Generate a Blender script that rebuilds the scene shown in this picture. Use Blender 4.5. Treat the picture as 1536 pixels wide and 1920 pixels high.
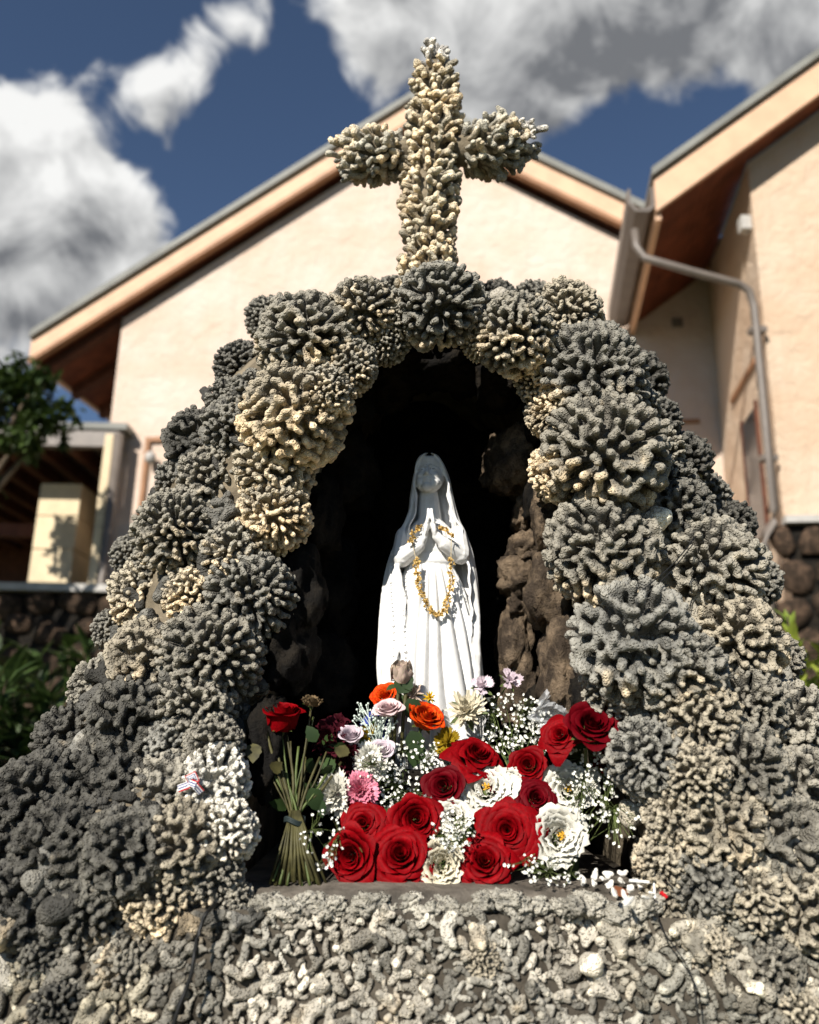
import bpy, bmesh, math, random
import numpy as np
from mathutils import Vector, Matrix, noise
from mathutils.bvhtree import BVHTree

for o in list(bpy.data.objects):
    bpy.data.objects.remove(o, do_unlink=True)
scene = bpy.context.scene
COL = scene.collection
R = math.radians
RNG = random.Random(7)

# ------------------------------------------------------------------ camera
F = 1540.0
CAM = Vector((0, 0, 1.0))
PITCH, ROLL = R(15.0), R(1.1)
_f = Vector((0, math.cos(PITCH), math.sin(PITCH)))
_u0 = Vector((0, -math.sin(PITCH), math.cos(PITCH)))
_r0 = Vector((1, 0, 0))
_u = _u0 * math.cos(ROLL) - _r0 * math.sin(ROLL)
_r = _r0 * math.cos(ROLL) + _u0 * math.sin(ROLL)
cam_data = bpy.data.cameras.new('camera')
cam = bpy.data.objects.new('camera', cam_data)
COL.objects.link(cam)
M = Matrix((( _r.x, _u.x, -_f.x, CAM.x), (_r.y, _u.y, -_f.y, CAM.y), (_r.z, _u.z, -_f.z, CAM.z), (0, 0, 0, 1)))
cam.matrix_world = M
cam_data.sensor_fit = 'HORIZONTAL'
cam_data.sensor_width = 36.0
cam_data.lens = 36.0 * F / 1536.0
cam_data.clip_start = 0.05
cam_data.clip_end = 3000
cam_data.dof.use_dof = True
cam_data.dof.focus_distance = 1.62
cam_data.dof.aperture_fstop = 2.8
scene.camera = cam

# ------------------------------------------------------------------ light
SUN_EL, SUN_AZ = R(34), R(28)          # sun behind the camera's left shoulder
travel = Vector((math.sin(SUN_AZ) * math.cos(SUN_EL), math.cos(SUN_AZ) * math.cos(SUN_EL), -math.sin(SUN_EL)))
sun_d = bpy.data.lights.new('sun', 'SUN')
sun_d.energy = 5.0
sun_d.angle = R(0.5)
sun_d.color = (1.0, 0.945, 0.86)
sun = bpy.data.objects.new('sun', sun_d)
COL.objects.link(sun)
sun.location = (-4, -6, 6)
sun.rotation_euler = travel.to_track_quat('-Z', 'Y').to_euler()

def ray(px, py):
    return _f + _r * ((px - 768) / F) - _u * ((py - 960) / F)

def at(px, py, Y):
    d = ray(px, py)
    return CAM + d * (Y / d.y)

world = bpy.data.worlds.new('World')
scene.world = world
world.use_nodes = True
wn, wl = world.node_tree.nodes, world.node_tree.links
wn.clear()
def wnode(t, **kw):
    n = wn.new(t)
    for k, v in kw.items():
        setattr(n, k, v)
    return n
def wmath(op, a, b=None, c=None, clamp=False):
    n = wnode('ShaderNodeMath', operation=op, use_clamp=clamp)
    for i, v in enumerate((a, b, c)):
        if v is None: continue
        if isinstance(v, (int, float)): n.inputs[i].default_value = v
        else: wl.new(v, n.inputs[i])
    return n.outputs[0]
sky = wnode('ShaderNodeTexSky', sky_type='NISHITA')
sky.sun_disc = False
sky.sun_elevation = SUN_EL
sky.sun_rotation = math.atan2(-travel.x, -travel.y)
sky.altitude = 2600
sky.air_density = 1.0
sky.dust_density = 0.2
sky.ozone_density = 2.2
bg_sky = wnode('ShaderNodeBackground')
bg_sky.inputs['Strength'].default_value = 0.062
wl.new(sky.outputs[0], bg_sky.inputs[0])
tc = wnode('ShaderNodeTexCoord')
def cloud_noise(offset, scale, detail, rough, dist):
    mp = wnode('ShaderNodeMapping')
    mp.inputs['Location'].default_value = offset
    wl.new(tc.outputs['Generated'], mp.inputs[0])
    n = wnode('ShaderNodeTexNoise')
    n.inputs['Scale'].default_value = scale
    n.inputs['Detail'].default_value = detail
    n.inputs['Roughness'].default_value = rough
    n.inputs['Distortion'].default_value = dist
    wl.new(mp.outputs[0], n.inputs['Vector'])
    return n.outputs['Fac']
# cumulus banks (direction, angular size, strength); the noise carries the rest of the sky
BANKS = [(40, 420, 0.15, 0.23), (90, 290, 0.07, 0.22), (-160, 430, 0.22, 0.24), (110, 540, 0.10, 0.30),
         (292, 132, 0.092, 0.38), (350, 165, 0.06, 0.14),
         (1010, 10, 0.105, 0.36), (1260, -20, 0.13, 0.38), (1560, -50, 0.15, 0.40), (740, 10, 0.09, 0.22), (965, 140, 0.055, 0.20), (1000, -260, 0.22, 0.22), (190, 0, 0.04, 0.16), (470, 70, 0.035, 0.16),
         (450, 380, 0.12, -0.24), (560, 200, 0.08, -0.2), (70, 50, 0.085, -0.30), (225, 265, 0.05, -.32), (250, 5, .05, -.28), (420, 250, .06, -.2), (1330, 220, 0.11, -0.3), (1090, 270, 0.08, -0.25), (40, 640, .05, -.2)]
def bank_sum(shift):
    tot = None
    for (px, py, size, amp) in BANKS:
        d = ray(px, py).normalized()
        vm = wnode('ShaderNodeVectorMath', operation='DISTANCE')
        add = wnode('ShaderNodeVectorMath', operation='ADD')
        wl.new(tc.outputs['Generated'], add.inputs[0]); add.inputs[1].default_value = shift
        wl.new(add.outputs[0], vm.inputs[0]); vm.inputs[1].default_value = d
        q = wmath('DIVIDE', vm.outputs['Value'], size)
        q = wmath('MULTIPLY', q, q)
        q = wmath('MULTIPLY', q, -1.0)
        e = wmath('EXPONENT', q)
        e = wmath('MULTIPLY', e, amp)
        tot = e if tot is None else wmath('ADD', tot, e)
    return tot
def density(shift, det):
    big = cloud_noise((3.1 + shift[0], 1.7 + shift[1], 0.4 + shift[2]), 5.0, 3.0, 0.55, 0.3)
    fine = cloud_noise((7.3 + shift[0], 2.2 + shift[1], 5.4 + shift[2]), 13.0, det, 0.62, 0.5)
    v = wmath('MULTIPLY_ADD', wmath('SUBTRACT', big, 0.5), 0.7, 0.5)
    v = wmath('MULTIPLY_ADD', wmath('SUBTRACT', fine, 0.5), 0.48, v)
    return wmath('ADD', v, bank_sum(shift))
dn = density((0, 0, 0), 8.0)
to_sun = -travel
sh = (to_sun + Vector((-0.5, 0, 1.3))).normalized() * 0.030
dn2 = density(tuple(sh), 5.0)
mr = wnode('ShaderNodeMapRange', interpolation_type='SMOOTHSTEP')
mr.inputs['From Min'].default_value = 0.60
mr.inputs['From Max'].default_value = 0.74
wl.new(dn, mr.inputs[0])
# billows face the light where the cloud thins towards it; thick cores are grey
rel = wmath('MULTIPLY', wmath('SUBTRACT', dn, dn2), 2.4)
thick = wmath('MULTIPLY', wmath('SUBTRACT', dn2, 0.70), -0.85)
lit_v = wmath('ADD', wmath('ADD', rel, thick), 0.70, clamp=True)
ramp = wnode('ShaderNodeValToRGB')
ramp.color_ramp.elements[0].color = (0.12, 0.125, 0.135, 1)
ramp.color_ramp.elements[1].color = (0.62, 0.62, 0.61, 1)
wl.new(lit_v, ramp.inputs[0])
bg_cloud = wnode('ShaderNodeBackground')
bg_cloud.inputs['Strength'].default_value = 1.0
wl.new(ramp.outputs[0], bg_cloud.inputs[0])
mix = wnode('ShaderNodeMixShader')
wl.new(mr.outputs[0], mix.inputs[0])
wl.new(bg_sky.outputs[0], mix.inputs[1])
wl.new(bg_cloud.outputs[0], mix.inputs[2])
wout = wnode('ShaderNodeOutputWorld')
wl.new(mix.outputs[0], wout.inputs[0])

vs = scene.view_settings
vs.view_transform = 'Standard'
vs.look = 'None'
vs.exposure = 0.6
vs.gamma = 1.0
vs.use_curve_mapping = False
scene.render.engine = 'CYCLES'
scene.cycles.use_denoising = True
scene.cycles.use_adaptive_sampling = True
scene.cycles.adaptive_threshold = 0.025
scene.cycles.max_bounces = 4
scene.cycles.diffuse_bounces = 2
scene.cycles.glossy_bounces = 2
scene.cycles.transmission_bounces = 4
scene.cycles.transparent_max_bounces = 8

# ------------------------------------------------------------------ helpers
def link(o, parent=None):
    COL.objects.link(o)
    if parent is not None:
        o.parent = parent
    return o

def obj(name, me, mat=None, parent=None):
    o = bpy.data.objects.new(name, me)
    if mat is not None and len(me.materials) == 0:
        me.materials.append(mat)
    return link(o, parent)

def tag(o, label=None, cat=None, group=None, kind=None):
    if label: o['label'] = label
    if cat: o['category'] = cat
    if group: o['group'] = group
    if kind: o['kind'] = kind
    return o

def empty(name, loc=(0, 0, 0)):
    o = bpy.data.objects.new(name, None)
    o.location = loc
    o.empty_display_size = 0.05
    return link(o)

def mesh(name, verts, faces, mat=None, smooth=False):
    me = bpy.data.meshes.new(name)
    me.from_pydata([tuple(v) for v in verts], [], faces)
    me.update()
    if smooth:
        me.polygons.foreach_set('use_smooth', [True] * len(me.polygons))
    if mat: me.materials.append(mat)
    return me

class MB:
    """collects shapes into one mesh"""
    def __init__(s): s.v = []; s.f = []
    def add(s, v, f):
        n = len(s.v); s.v += [tuple(p) for p in v]; s.f += [tuple(i + n for i in q) for q in f]
    def box(s, c, size, rot=None):
        c = Vector(c); h = Vector(size) / 2
        pts = [Vector((x * h.x, y * h.y, z * h.z)) for x in (-1, 1) for y in (-1, 1) for z in (-1, 1)]
        if rot is not None: pts = [rot @ p for p in pts]
        s.add([c + p for p in pts], [(0, 1, 3, 2), (4, 6, 7, 5), (0, 4, 5, 1), (2, 3, 7, 6), (0, 2, 6, 4), (1, 5, 7, 3)])
    def tube(s, pts, rad, seg=8, caps=True):
        pts = [Vector(p) for p in pts]
        n = len(pts)
        if isinstance(rad, (int, float)): rad = [rad] * n
        V = []
        up = Vector((0.13, 0.2, 0.97))
        for i, p in enumerate(pts):
            t = (pts[min(i + 1, n - 1)] - pts[max(i - 1, 0)])
            if t.length < 1e-9: t = Vector((0, 0, 1))
            t.normalize()
            a = t.cross(up)
            if a.length < 0.05: a = t.cross(Vector((1, 0, 0)))
            a.normalize(); b = t.cross(a)
            for k in range(seg):
                q = 2 * math.pi * k / seg
                V.append(p + (a * math.cos(q) + b * math.sin(q)) * rad[i])
        Fs = []
        for i in range(n - 1):
            for k in range(seg):
                Fs.append((i * seg + k, i * seg + (k + 1) % seg, (i + 1) * seg + (k + 1) % seg, (i + 1) * seg + k))
        if caps:
            Fs.append(tuple(range(seg))[::-1]); Fs.append(tuple((n - 1) * seg + k for k in range(seg)))
        s.add(V, Fs)
    def capsule(s, p0, p1, r0, r1, seg=8):
        p0, p1 = Vector(p0), Vector(p1)
        t = p1 - p0
        L = t.length
        if L < 1e-6: t = Vector((0, 0, 1)); L = 1e-6
        else: t = t / L
        a = t.cross(Vector((0.3, 0.5, 0.81)))
        if a.length < 0.05: a = t.cross(Vector((1, 0, 0)))
        a.normalize(); b = t.cross(a)
        rings = []
        for q in (-60, -25, 0): rings.append((p0 + t * r0 * math.sin(R(q)), r0 * math.cos(R(q))))
        for q in (0, 30, 60): rings.append((p1 + t * r1 * math.sin(R(q)), r1 * math.cos(R(q))))
        V = [p0 - t * r0]
        for c, rr in rings:
            for k in range(seg):
                w = 2 * math.pi * k / seg
                V.append(c + (a * math.cos(w) + b * math.sin(w)) * rr)
        V.append(p1 + t * r1)
        Fs = []
        for k in range(seg): Fs.append((0, 1 + (k + 1) % seg, 1 + k))
        for i in range(len(rings) - 1):
            for k in range(seg):
                Fs.append((1 + i * seg + k, 1 + i * seg + (k + 1) % seg, 1 + (i + 1) * seg + (k + 1) % seg, 1 + (i + 1) * seg + k))
        e = len(V) - 1; l = 1 + (len(rings) - 1) * seg
        for k in range(seg): Fs.append((l + k, l + (k + 1) % seg, e))
        s.add(V, Fs)
    def ellipsoid(s, c, axes, seg=14, rings=9):
        """axes: three vectors (half axes)"""
        c = Vector(c); A = [Vector(x) for x in axes]
        V = [c - A[2]]
        for i in range(1, rings):
            w = math.pi * i / rings - math.pi / 2
            for k in range(seg):
                q = 2 * math.pi * k / seg
                V.append(c + A[0] * math.cos(w) * math.cos(q) + A[1] * math.cos(w) * math.sin(q) + A[2] * math.sin(w))
        V.append(c + A[2])
        Fs = []
        for k in range(seg): Fs.append((0, 1 + (k + 1) % seg, 1 + k))
        for i in range(rings - 2):
            for k in range(seg):
                Fs.append((1 + i * seg + k, 1 + i * seg + (k + 1) % seg, 1 + (i + 1) * seg + (k + 1) % seg, 1 + (i + 1) * seg + k))
        e = len(V) - 1; l = 1 + (rings - 2) * seg
        for k in range(seg): Fs.append((l + k, l + (k + 1) % seg, e))
        s.add(V, Fs)
    def prism(s, poly, off):
        """polygon (world points) pushed along off"""
        n = len(poly); off = Vector(off)
        V = [Vector(p) for p in poly] + [Vector(p) + off for p in poly]
        Fs = [tuple(range(n))[::-1], tuple(range(n, 2 * n))]
        for k in range(n): Fs.append((k, (k + 1) % n, n + (k + 1) % n, n + k))
        s.add(V, Fs)
    def build(s, name, mat=None, parent=None, smooth=False):
        return obj(name, mesh(name, s.v, s.f, None, smooth), mat, parent)

def fix_normals(me):
    bm = bmesh.new(); bm.from_mesh(me)
    bmesh.ops.recalc_face_normals(bm, faces=bm.faces)
    bm.to_mesh(me); bm.free()

def remesh(mb, voxel, smooth_it=3, factor=0.5, name='m'):
    me = mesh(name + '_src', mb.v, mb.f)
    fix_normals(me)
    o = bpy.data.objects.new(name + '_src', me); COL.objects.link(o)
    m = o.modifiers.new('r', 'REMESH'); m.mode = 'VOXEL'; m.voxel_size = voxel; m.adaptivity = 0.0
    if smooth_it:
        s = o.modifiers.new('s', 'SMOOTH'); s.factor = factor; s.iterations = smooth_it
    dg = bpy.context.evaluated_depsgraph_get()
    out = bpy.data.meshes.new_from_object(o.evaluated_get(dg))
    bpy.data.objects.remove(o, do_unlink=True); bpy.data.meshes.remove(me)
    out.polygons.foreach_set('use_smooth', [True] * len(out.polygons))
    out.name = name
    return out

def catmull(pts, n):
    pts = [Vector(p) for p in pts]
    out = []
    m = len(pts) - 1
    for i in range(n):
        t = i / (n - 1) * m
        k = min(int(t), m - 1); u = t - k
        p0, p1, p2, p3 = pts[max(k - 1, 0)], pts[k], pts[k + 1], pts[min(k + 2, m)]
        out.append(0.5 * ((2 * p1) + (p2 - p0) * u + (2 * p0 - 5 * p1 + 4 * p2 - p3) * u * u + (3 * p1 - p0 - 3 * p2 + p3) * u ** 3))
    return out

def basis(z, spin=0.0):
    z = Vector(z).normalized()
    a = z.cross(Vector((0, 0, 1)))
    if a.length < 0.05: a = z.cross(Vector((0, 1, 0)))
    a.normalize(); b = z.cross(a)
    x = a * math.cos(spin) + b * math.sin(spin)
    y = z.cross(x)
    return Matrix((x, y, z)).transposed()

def place(o, loc, rot3, scale):
    if isinstance(scale, (int, float)): scale = (scale,) * 3
    o.matrix_basis = Matrix.Translation(loc) @ rot3.to_4x4() @ Matrix.Diagonal((*scale, 1))

# ------------------------------------------------------------------ materials
class NT:
    def __init__(s, name):
        s.m = bpy.data.materials.new(name); s.m.use_nodes = True
        s.n = s.m.node_tree.nodes; s.l = s.m.node_tree.links
        s.b = s.n['Principled BSDF']; s.out = s.n['Material Output']
    def new(s, t, **kw):
        n = s.n.new(t)
        for k, v in kw.items(): setattr(n, k, v)
        return n
    def put(s, sock, v):
        if hasattr(v, 'links') or isinstance(v, bpy.types.NodeSocket): s.l.new(v, sock)
        else: sock.default_value = v
    def math(s, op, a, b=None, clamp=False):
        n = s.new('ShaderNodeMath', operation=op, use_clamp=clamp)
        s.put(n.inputs[0], a)
        if b is not None: s.put(n.inputs[1], b)
        return n.outputs[0]
    def mix(s, fac, a, b, blend='MIX'):
        n = s.new('ShaderNodeMix', data_type='RGBA', blend_type=blend)
        s.put(n.inputs[0], fac)
        s.put(n.inputs[6], a if not isinstance(a, tuple) else (*a[:3], 1))
        s.put(n.inputs[7], b if not isinstance(b, tuple) else (*b[:3], 1))
        return n.outputs[2]
    def noise(s, scale, detail=4, rough=0.55, vec=None, dist=0.0):
        n = s.new('ShaderNodeTexNoise')
        n.inputs['Scale'].default_value = scale; n.inputs['Detail'].default_value = detail
        n.inputs['Roughness'].default_value = rough; n.inputs['Distortion'].default_value = dist
        if vec is not None: s.l.new(vec, n.inputs['Vector'])
        return n.outputs['Fac']
    def voronoi(s, scale, vec=None, feature='F1', out='Distance'):
        n = s.new('ShaderNodeTexVoronoi', feature=feature)
        n.inputs['Scale'].default_value = scale
        if vec is not None: s.l.new(vec, n.inputs['Vector'])
        return n.outputs[out]
    def step(s, v, lo, hi):
        n = s.new('ShaderNodeMapRange', interpolation_type='SMOOTHSTEP')
        s.put(n.inputs[0], v); n.inputs[1].default_value = lo; n.inputs[2].default_value = hi
        return n.outputs[0]
    def bump(s, h, strength, dist, normal=None):
        n = s.new('ShaderNodeBump')
        n.inputs['Strength'].default_value = strength; n.inputs['Distance'].default_value = dist
        s.l.new(h, n.inputs['Height'])
        if normal is not None: s.l.new(normal, n.inputs['Normal'])
        return n.outputs[0]
    def pos(s): return s.new('ShaderNodeNewGeometry').outputs['Position']
    def objc(s): return s.new('ShaderNodeTexCoord').outputs['Object']
    def rand(s): return s.new('ShaderNodeObjectInfo').outputs['Random']
    def done(s, color=None, rough=0.8, normal=None, spec=0.25, **kw):
        if color is not None: s.put(s.b.inputs['Base Color'], color if not isinstance(color, tuple) else (*color[:3], 1))
        s.put(s.b.inputs['Roughness'], rough)
        s.b.inputs['Specular IOR Level'].default_value = spec
        if normal is not None: s.l.new(normal, s.b.inputs['Normal'])
        for k, v in kw.items(): s.put(s.b.inputs[k.replace('_', ' ')], v)
        return s.m

def mat_simple(name, col, rough=0.7, var=0.25, scale=12, bump=0.0, bscale=80, spec=0.25, dark=None, objspace=False):
    t = NT(name)
    v = t.objc() if objspace else t.pos()
    n = t.noise(scale, 5, 0.6, v)
    d = dark or tuple(c * (1 - var) for c in col)
    l = tuple(min(1, c * (1 + var * 0.6)) for c in col)
    c = t.mix(t.step(n, 0.3, 0.7), d, l)
    nm = None
    if bump > 0: nm = t.bump(t.noise(bscale, 6, 0.65, v), 1.0, bump)
    return t.done(c, rough, nm, spec)

def coral_mat(name, source):
    """weathered cauliflower coral: grey crust on the exposed side, cream skeleton below, pimpled skin"""
    t = NT(name)
    p = t.pos()
    n1 = t.noise(9, 2, 0.6, p); n2 = t.noise(38, 2, 0.6, p)
    if source == 'object':
        oi = t.new('ShaderNodeObjectInfo')
        tint, amount = oi.outputs['Color'], oi.outputs['Alpha']
        sub = t.new('ShaderNodeVectorMath', operation='SUBTRACT')
        t.l.new(p, sub.inputs[0]); t.l.new(oi.outputs['Location'], sub.inputs[1])
        sx = t.new('ShaderNodeSeparateXYZ'); t.l.new(sub.outputs[0], sx.inputs[0])
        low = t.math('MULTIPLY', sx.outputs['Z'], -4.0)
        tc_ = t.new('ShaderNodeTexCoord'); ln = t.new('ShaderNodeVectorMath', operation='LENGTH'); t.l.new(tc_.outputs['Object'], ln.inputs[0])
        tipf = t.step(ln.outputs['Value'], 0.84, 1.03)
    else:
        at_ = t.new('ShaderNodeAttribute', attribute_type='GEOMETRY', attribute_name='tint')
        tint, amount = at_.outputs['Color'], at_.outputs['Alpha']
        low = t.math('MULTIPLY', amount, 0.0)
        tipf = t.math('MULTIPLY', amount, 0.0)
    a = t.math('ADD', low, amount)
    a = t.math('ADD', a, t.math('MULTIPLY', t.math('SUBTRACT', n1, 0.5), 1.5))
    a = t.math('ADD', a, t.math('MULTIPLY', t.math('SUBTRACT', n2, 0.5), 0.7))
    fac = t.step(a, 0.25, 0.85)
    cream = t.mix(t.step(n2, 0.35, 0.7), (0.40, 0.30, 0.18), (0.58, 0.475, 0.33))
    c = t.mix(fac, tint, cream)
    # lichen and soot blotches
    c = t.mix(t.math('MULTIPLY', t.step(t.noise(22, 3, 0.65, p), 0.56, 0.74), 0.45), c, (0.07, 0.07, 0.064), 'MIX')
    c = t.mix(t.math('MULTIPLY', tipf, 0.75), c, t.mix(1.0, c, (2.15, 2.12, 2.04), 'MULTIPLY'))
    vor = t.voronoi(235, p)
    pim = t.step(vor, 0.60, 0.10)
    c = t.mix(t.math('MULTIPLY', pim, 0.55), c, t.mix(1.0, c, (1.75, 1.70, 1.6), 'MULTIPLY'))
    nm = t.bump(pim, 1.0, 0.0032)
    nm = t.bump(t.noise(120, 3, 0.6, p), 0.6, 0.003, nm)
    return t.done(c, 0.93, nm, 0.08)

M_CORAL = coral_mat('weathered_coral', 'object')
M_CORAL_T = coral_mat('weathered_coral_rubble', 'attr')
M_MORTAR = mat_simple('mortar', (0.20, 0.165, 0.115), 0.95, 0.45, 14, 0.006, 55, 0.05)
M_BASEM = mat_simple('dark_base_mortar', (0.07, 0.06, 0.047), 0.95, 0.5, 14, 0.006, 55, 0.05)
M_LEDGE = mat_simple('worn_cement_ledge', (0.125, 0.108, 0.088), 0.7, 0.55, 16, 0.006, 45, 0.2)

def lava_mat(name, a, b):
    t = NT(name); p = t.pos()
    c = t.mix(t.step(t.noise(16, 6, 0.7, p), 0.42, 0.66), a, b)
    c = t.mix(t.math('MULTIPLY', t.rand(), 0.5), c, a)
    vor = t.voronoi(150, p)
    nm = t.bump(t.step(vor, 0.0, 0.35), 0.8, 0.003)
    nm = t.bump(t.noise(34, 7, 0.72, p, .4), 1.0, 0.02, nm)
    return t.done(c, 0.95, nm, 0.1)
M_LAVA = lava_mat('dark_lava_rock', (0.012, 0.011, 0.010), (0.035, 0.028, 0.020))
M_LAVA_B = lava_mat('brown_lava_rock', (0.06, 0.045, 0.033), (0.30, 0.22, 0.145))

def stucco_mat(name, col):
    t = NT(name); p = t.pos()
    n = t.noise(1.6, 4, 0.6, p)
    c = t.mix(t.step(n, 0.3, 0.7), (col[0] * .93, col[1] * .86, col[2] * .80), col)
    mp = t.new('ShaderNodeMapping'); mp.inputs['Scale'].default_value = (5, 5, .35); t.l.new(p, mp.inputs[0])
    c = t.mix(t.math('MULTIPLY', t.step(t.noise(1.0, 4, 0.65, mp.outputs[0]), 0.52, 0.78), 0.35), c, (col[0] * .68, col[1] * .62, col[2] * .56))
    nm = t.bump(t.noise(7, 4, 0.6, p, 0.6), 0.8, 0.04)
    nm = t.bump(t.noise(60, 2, 0.6, p), 0.4, 0.006, nm)
    return t.done(c, 0.9, nm, 0.1)
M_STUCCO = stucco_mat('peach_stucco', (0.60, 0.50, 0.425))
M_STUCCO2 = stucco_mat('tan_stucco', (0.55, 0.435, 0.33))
M_FASCIA = mat_simple('peach_fascia_paint', (0.60, 0.385, 0.25), 0.6, 0.1, 4, 0, 0, 0.3)
M_TRIM = mat_simple('terracotta_trim', (0.30, 0.155, 0.08), 0.6, 0.15, 4)
M_ROOF = mat_simple('grey_roof_sheet', (0.19, 0.19, 0.17), 0.6, 0.2, 3, 0, 0, 0.3)
M_SOFFIT = mat_simple('redwood_soffit', (0.16, 0.045, 0.02), 0.65, 0.35, 5)
M_BEAM = mat_simple('dark_redwood_beam', (0.10, 0.035, 0.018), 0.7, 0.35, 6)
M_PIPE = mat_simple('grey_brown_downpipe', (0.15, 0.125, 0.105), 0.45, 0.15, 6, 0, 0, 0.45)
M_GUTTER = mat_simple('dark_brown_gutter', (0.115, 0.095, 0.08), 0.45, 0.15, 6, 0, 0, 0.4)
M_GLASS = mat_simple('dark_window_glass', (0.03, 0.032, 0.035), 0.15, 0.2, 3, 0, 0, 0.5)
M_CREAM = mat_simple('cream_block', (0.66, 0.54, 0.36), 0.85, 0.12, 4)
M_CAP = mat_simple('pale_cement_cap', (0.45, 0.43, 0.40), 0.85, 0.2, 6)
M_WALLSTONE = lava_mat('wall_stone', (0.035, 0.025, 0.018), (0.14, 0.09, 0.06))
M_GROUND = mat_simple('ground_earth_grass', (0.10, 0.10, 0.045), 0.95, 0.5, 3, 0.02, 30, 0.1)

# ------------------------------------------------------------------ the setting
g = obj('ground', mesh('ground', [(-1500, -1500, 0), (1500, -1500, 0), (1500, 1500, 0), (-1500, 1500, 0)], [(0, 1, 2, 3)]), M_GROUND)
tag(g, kind='structure')

# building frame of reference: a along the gable wall, b towards the camera, z up
YAW = R(9.0)
BE = Vector((math.cos(YAW), -math.sin(YAW), 0))
BN = Vector((-math.sin(YAW), -math.cos(YAW), 0))
B0 = Vector((0, 9.2, 0))
def G(a, b, z): return B0 + BE * a + BN * b + Vector((0, 0, z))
def onb(px, py, b):
    d = ray(px, py); t = (b - (CAM - B0).dot(BN)) / d.dot(BN)
    P = CAM + d * t - B0
    return P.dot(BE), P.z
def ona(px, py, a):
    d = ray(px, py); t = (a - (CAM - B0).dot(BE)) / d.dot(BE)
    P = CAM + d * t - B0
    return P.dot(BN), P.z
def abz_box(mb, a0, a1, b0, b1, z0, z1):
    mb.add([G(a, b, z) for a in (a0, a1) for b in (b0, b1) for z in (z0, z1)],
           [(0, 1, 3, 2), (4, 6, 7, 5), (0, 4, 5, 1), (2, 3, 7, 6), (0, 2, 6, 4), (1, 5, 7, 3)])
def az_prism(mb, pts, b0, b1):
    mb.prism([G(a, b0, z) for a, z in pts], BN * (b1 - b0))

OV = 0.2
eL = onb(60, 632, OV); ap = onb(772, 186, OV); eR = onb(1190, 384, OV)
mL = (ap[1] - eL[1]) / (ap[0] - eL[0]); mR = (eR[1] - ap[1]) / (eR[0] - ap[0])
aR_end = ap[0] + (ap[0] - eL[0]) * 1.05
def roof_z(a): return ap[1] + (a - ap[0]) * (mL if a < ap[0] else mR)
aW = onb(224, 650, 0)[0]                  # left corner of the gable wall
aS, zS = onb(1342, 700, 0)                # where the wing's side wall meets the gable wall

church = empty('church_hall', G(0, 0, 0))
tag(church, 'peach stucco church hall with a wide gable rising behind the coral grotto', 'building')
def cpart(mb, name, mat, parent=None, smooth=False):
    o = mb.build(name, mat, None, smooth)
    o.parent = parent if parent is not None else church
    o.matrix_parent_inverse = (parent if parent is not None else church).matrix_world.inverted() if parent is None else Matrix.Identity(4)
    return o
bpy.context.view_layer.update()
m = MB()
pts = [(aW, 0), (aR_end, 0), (aR_end, roof_z(aR_end) - .42), (ap[0], ap[1] - .42), (aW, roof_z(aW) - .42)]
az_prism(m, pts, -0.3, 0.0)
wall = cpart(m, 'wall', M_STUCCO)
# roof: two slabs
for sgn, (a0, a1) in (('L', (eL[0], ap[0])), ('R', (ap[0], aR_end))):
    m = MB()
    az_prism(m, [(a0, roof_z(a0) - .03), (a1, roof_z(a1) - .03), (a1, roof_z(a1) + .07), (a0, roof_z(a0) + .07)], OV + .06, -9)
    roof = cpart(m, 'roof', M_ROOF)
    m = MB()
    az_prism(m, [(a0, roof_z(a0) - .31), (a1, roof_z(a1) - .31), (a1, roof_z(a1) - .032), (a0, roof_z(a0) - .032)], OV, OV - .05)
    cpart(m, 'fascia', M_FASCIA)
    m = MB()
    az_prism(m, [(a0, roof_z(a0) - .375), (a1, roof_z(a1) - .375), (a1, roof_z(a1) - .312), (a0, roof_z(a0) - .312)], OV + .012, OV - .08)
    cpart(m, 'fascia_trim', M_TRIM)
    m = MB()
    az_prism(m, [(a0, roof_z(a0) - .32), (a1, roof_z(a1) - .32), (a1, roof_z(a1) - .29), (a0, roof_z(a0) - .29)], OV - .06, -8.9)
    cpart(m, 'soffit', M_SOFFIT)
# side eave on the left: fascia board along the depth, rafters beneath
m = MB()
zz = roof_z(eL[0])
abz_box(m, eL[0] - .03, eL[0] + .03, -8.9, OV - .06, zz - .34, zz - .04)
cpart(m, 'eave_fascia', M_FASCIA)
for i in range(7):
    b = 0.0 - i * 0.75
    m = MB()
    az_prism(m, [(eL[0] + .05, roof_z(eL[0] + .05) - .47), (aW - .02, roof_z(aW) - .47), (aW - .02, roof_z(aW) - .325), (eL[0] + .05, roof_z(eL[0] + .05) - .325)], b, b - .14)
    cpart(m, 'rafter', M_BEAM)
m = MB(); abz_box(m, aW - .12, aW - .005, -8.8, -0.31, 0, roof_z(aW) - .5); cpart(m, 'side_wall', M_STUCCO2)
# recessed window panel low on the left of the gable
wa0, wz1 = onb(284, 830, 0); wa1, _ = onb(345, 830, 0); _, wz0 = onb(284, 1010, 0)
m = MB()
abz_box(m, wa0, wa1 + 1.2, 0.002, 0.05, wz1, wz1 + .06); abz_box(m, wa0 - .06, wa0, 0.002, 0.05, wz0, wz1 + .06)
wf = cpart(m, 'window_frame', M_TRIM)
m = MB(); abz_box(m, wa0 + .12, wa1 + 1.0, 0.002, .02, wz0, wz1 - .35); cpart(m, 'window_pane', M_GLASS)
la, lz = onb(290, 864, 0)
m = MB(); c = G(la, .12, lz); m.ellipsoid(c, [(0.07, 0, 0), (0, .07, 0), (0, 0, .08)], 10, 7); m.capsule(G(la, .0, lz), G(la, .1, lz), .02, .02)
cpart(m, 'wall_lamp', M_CAP, None, True)
ba0, bz = onb(1255, 792, 0); ba1, _ = onb(1312, 792, 0)
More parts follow.
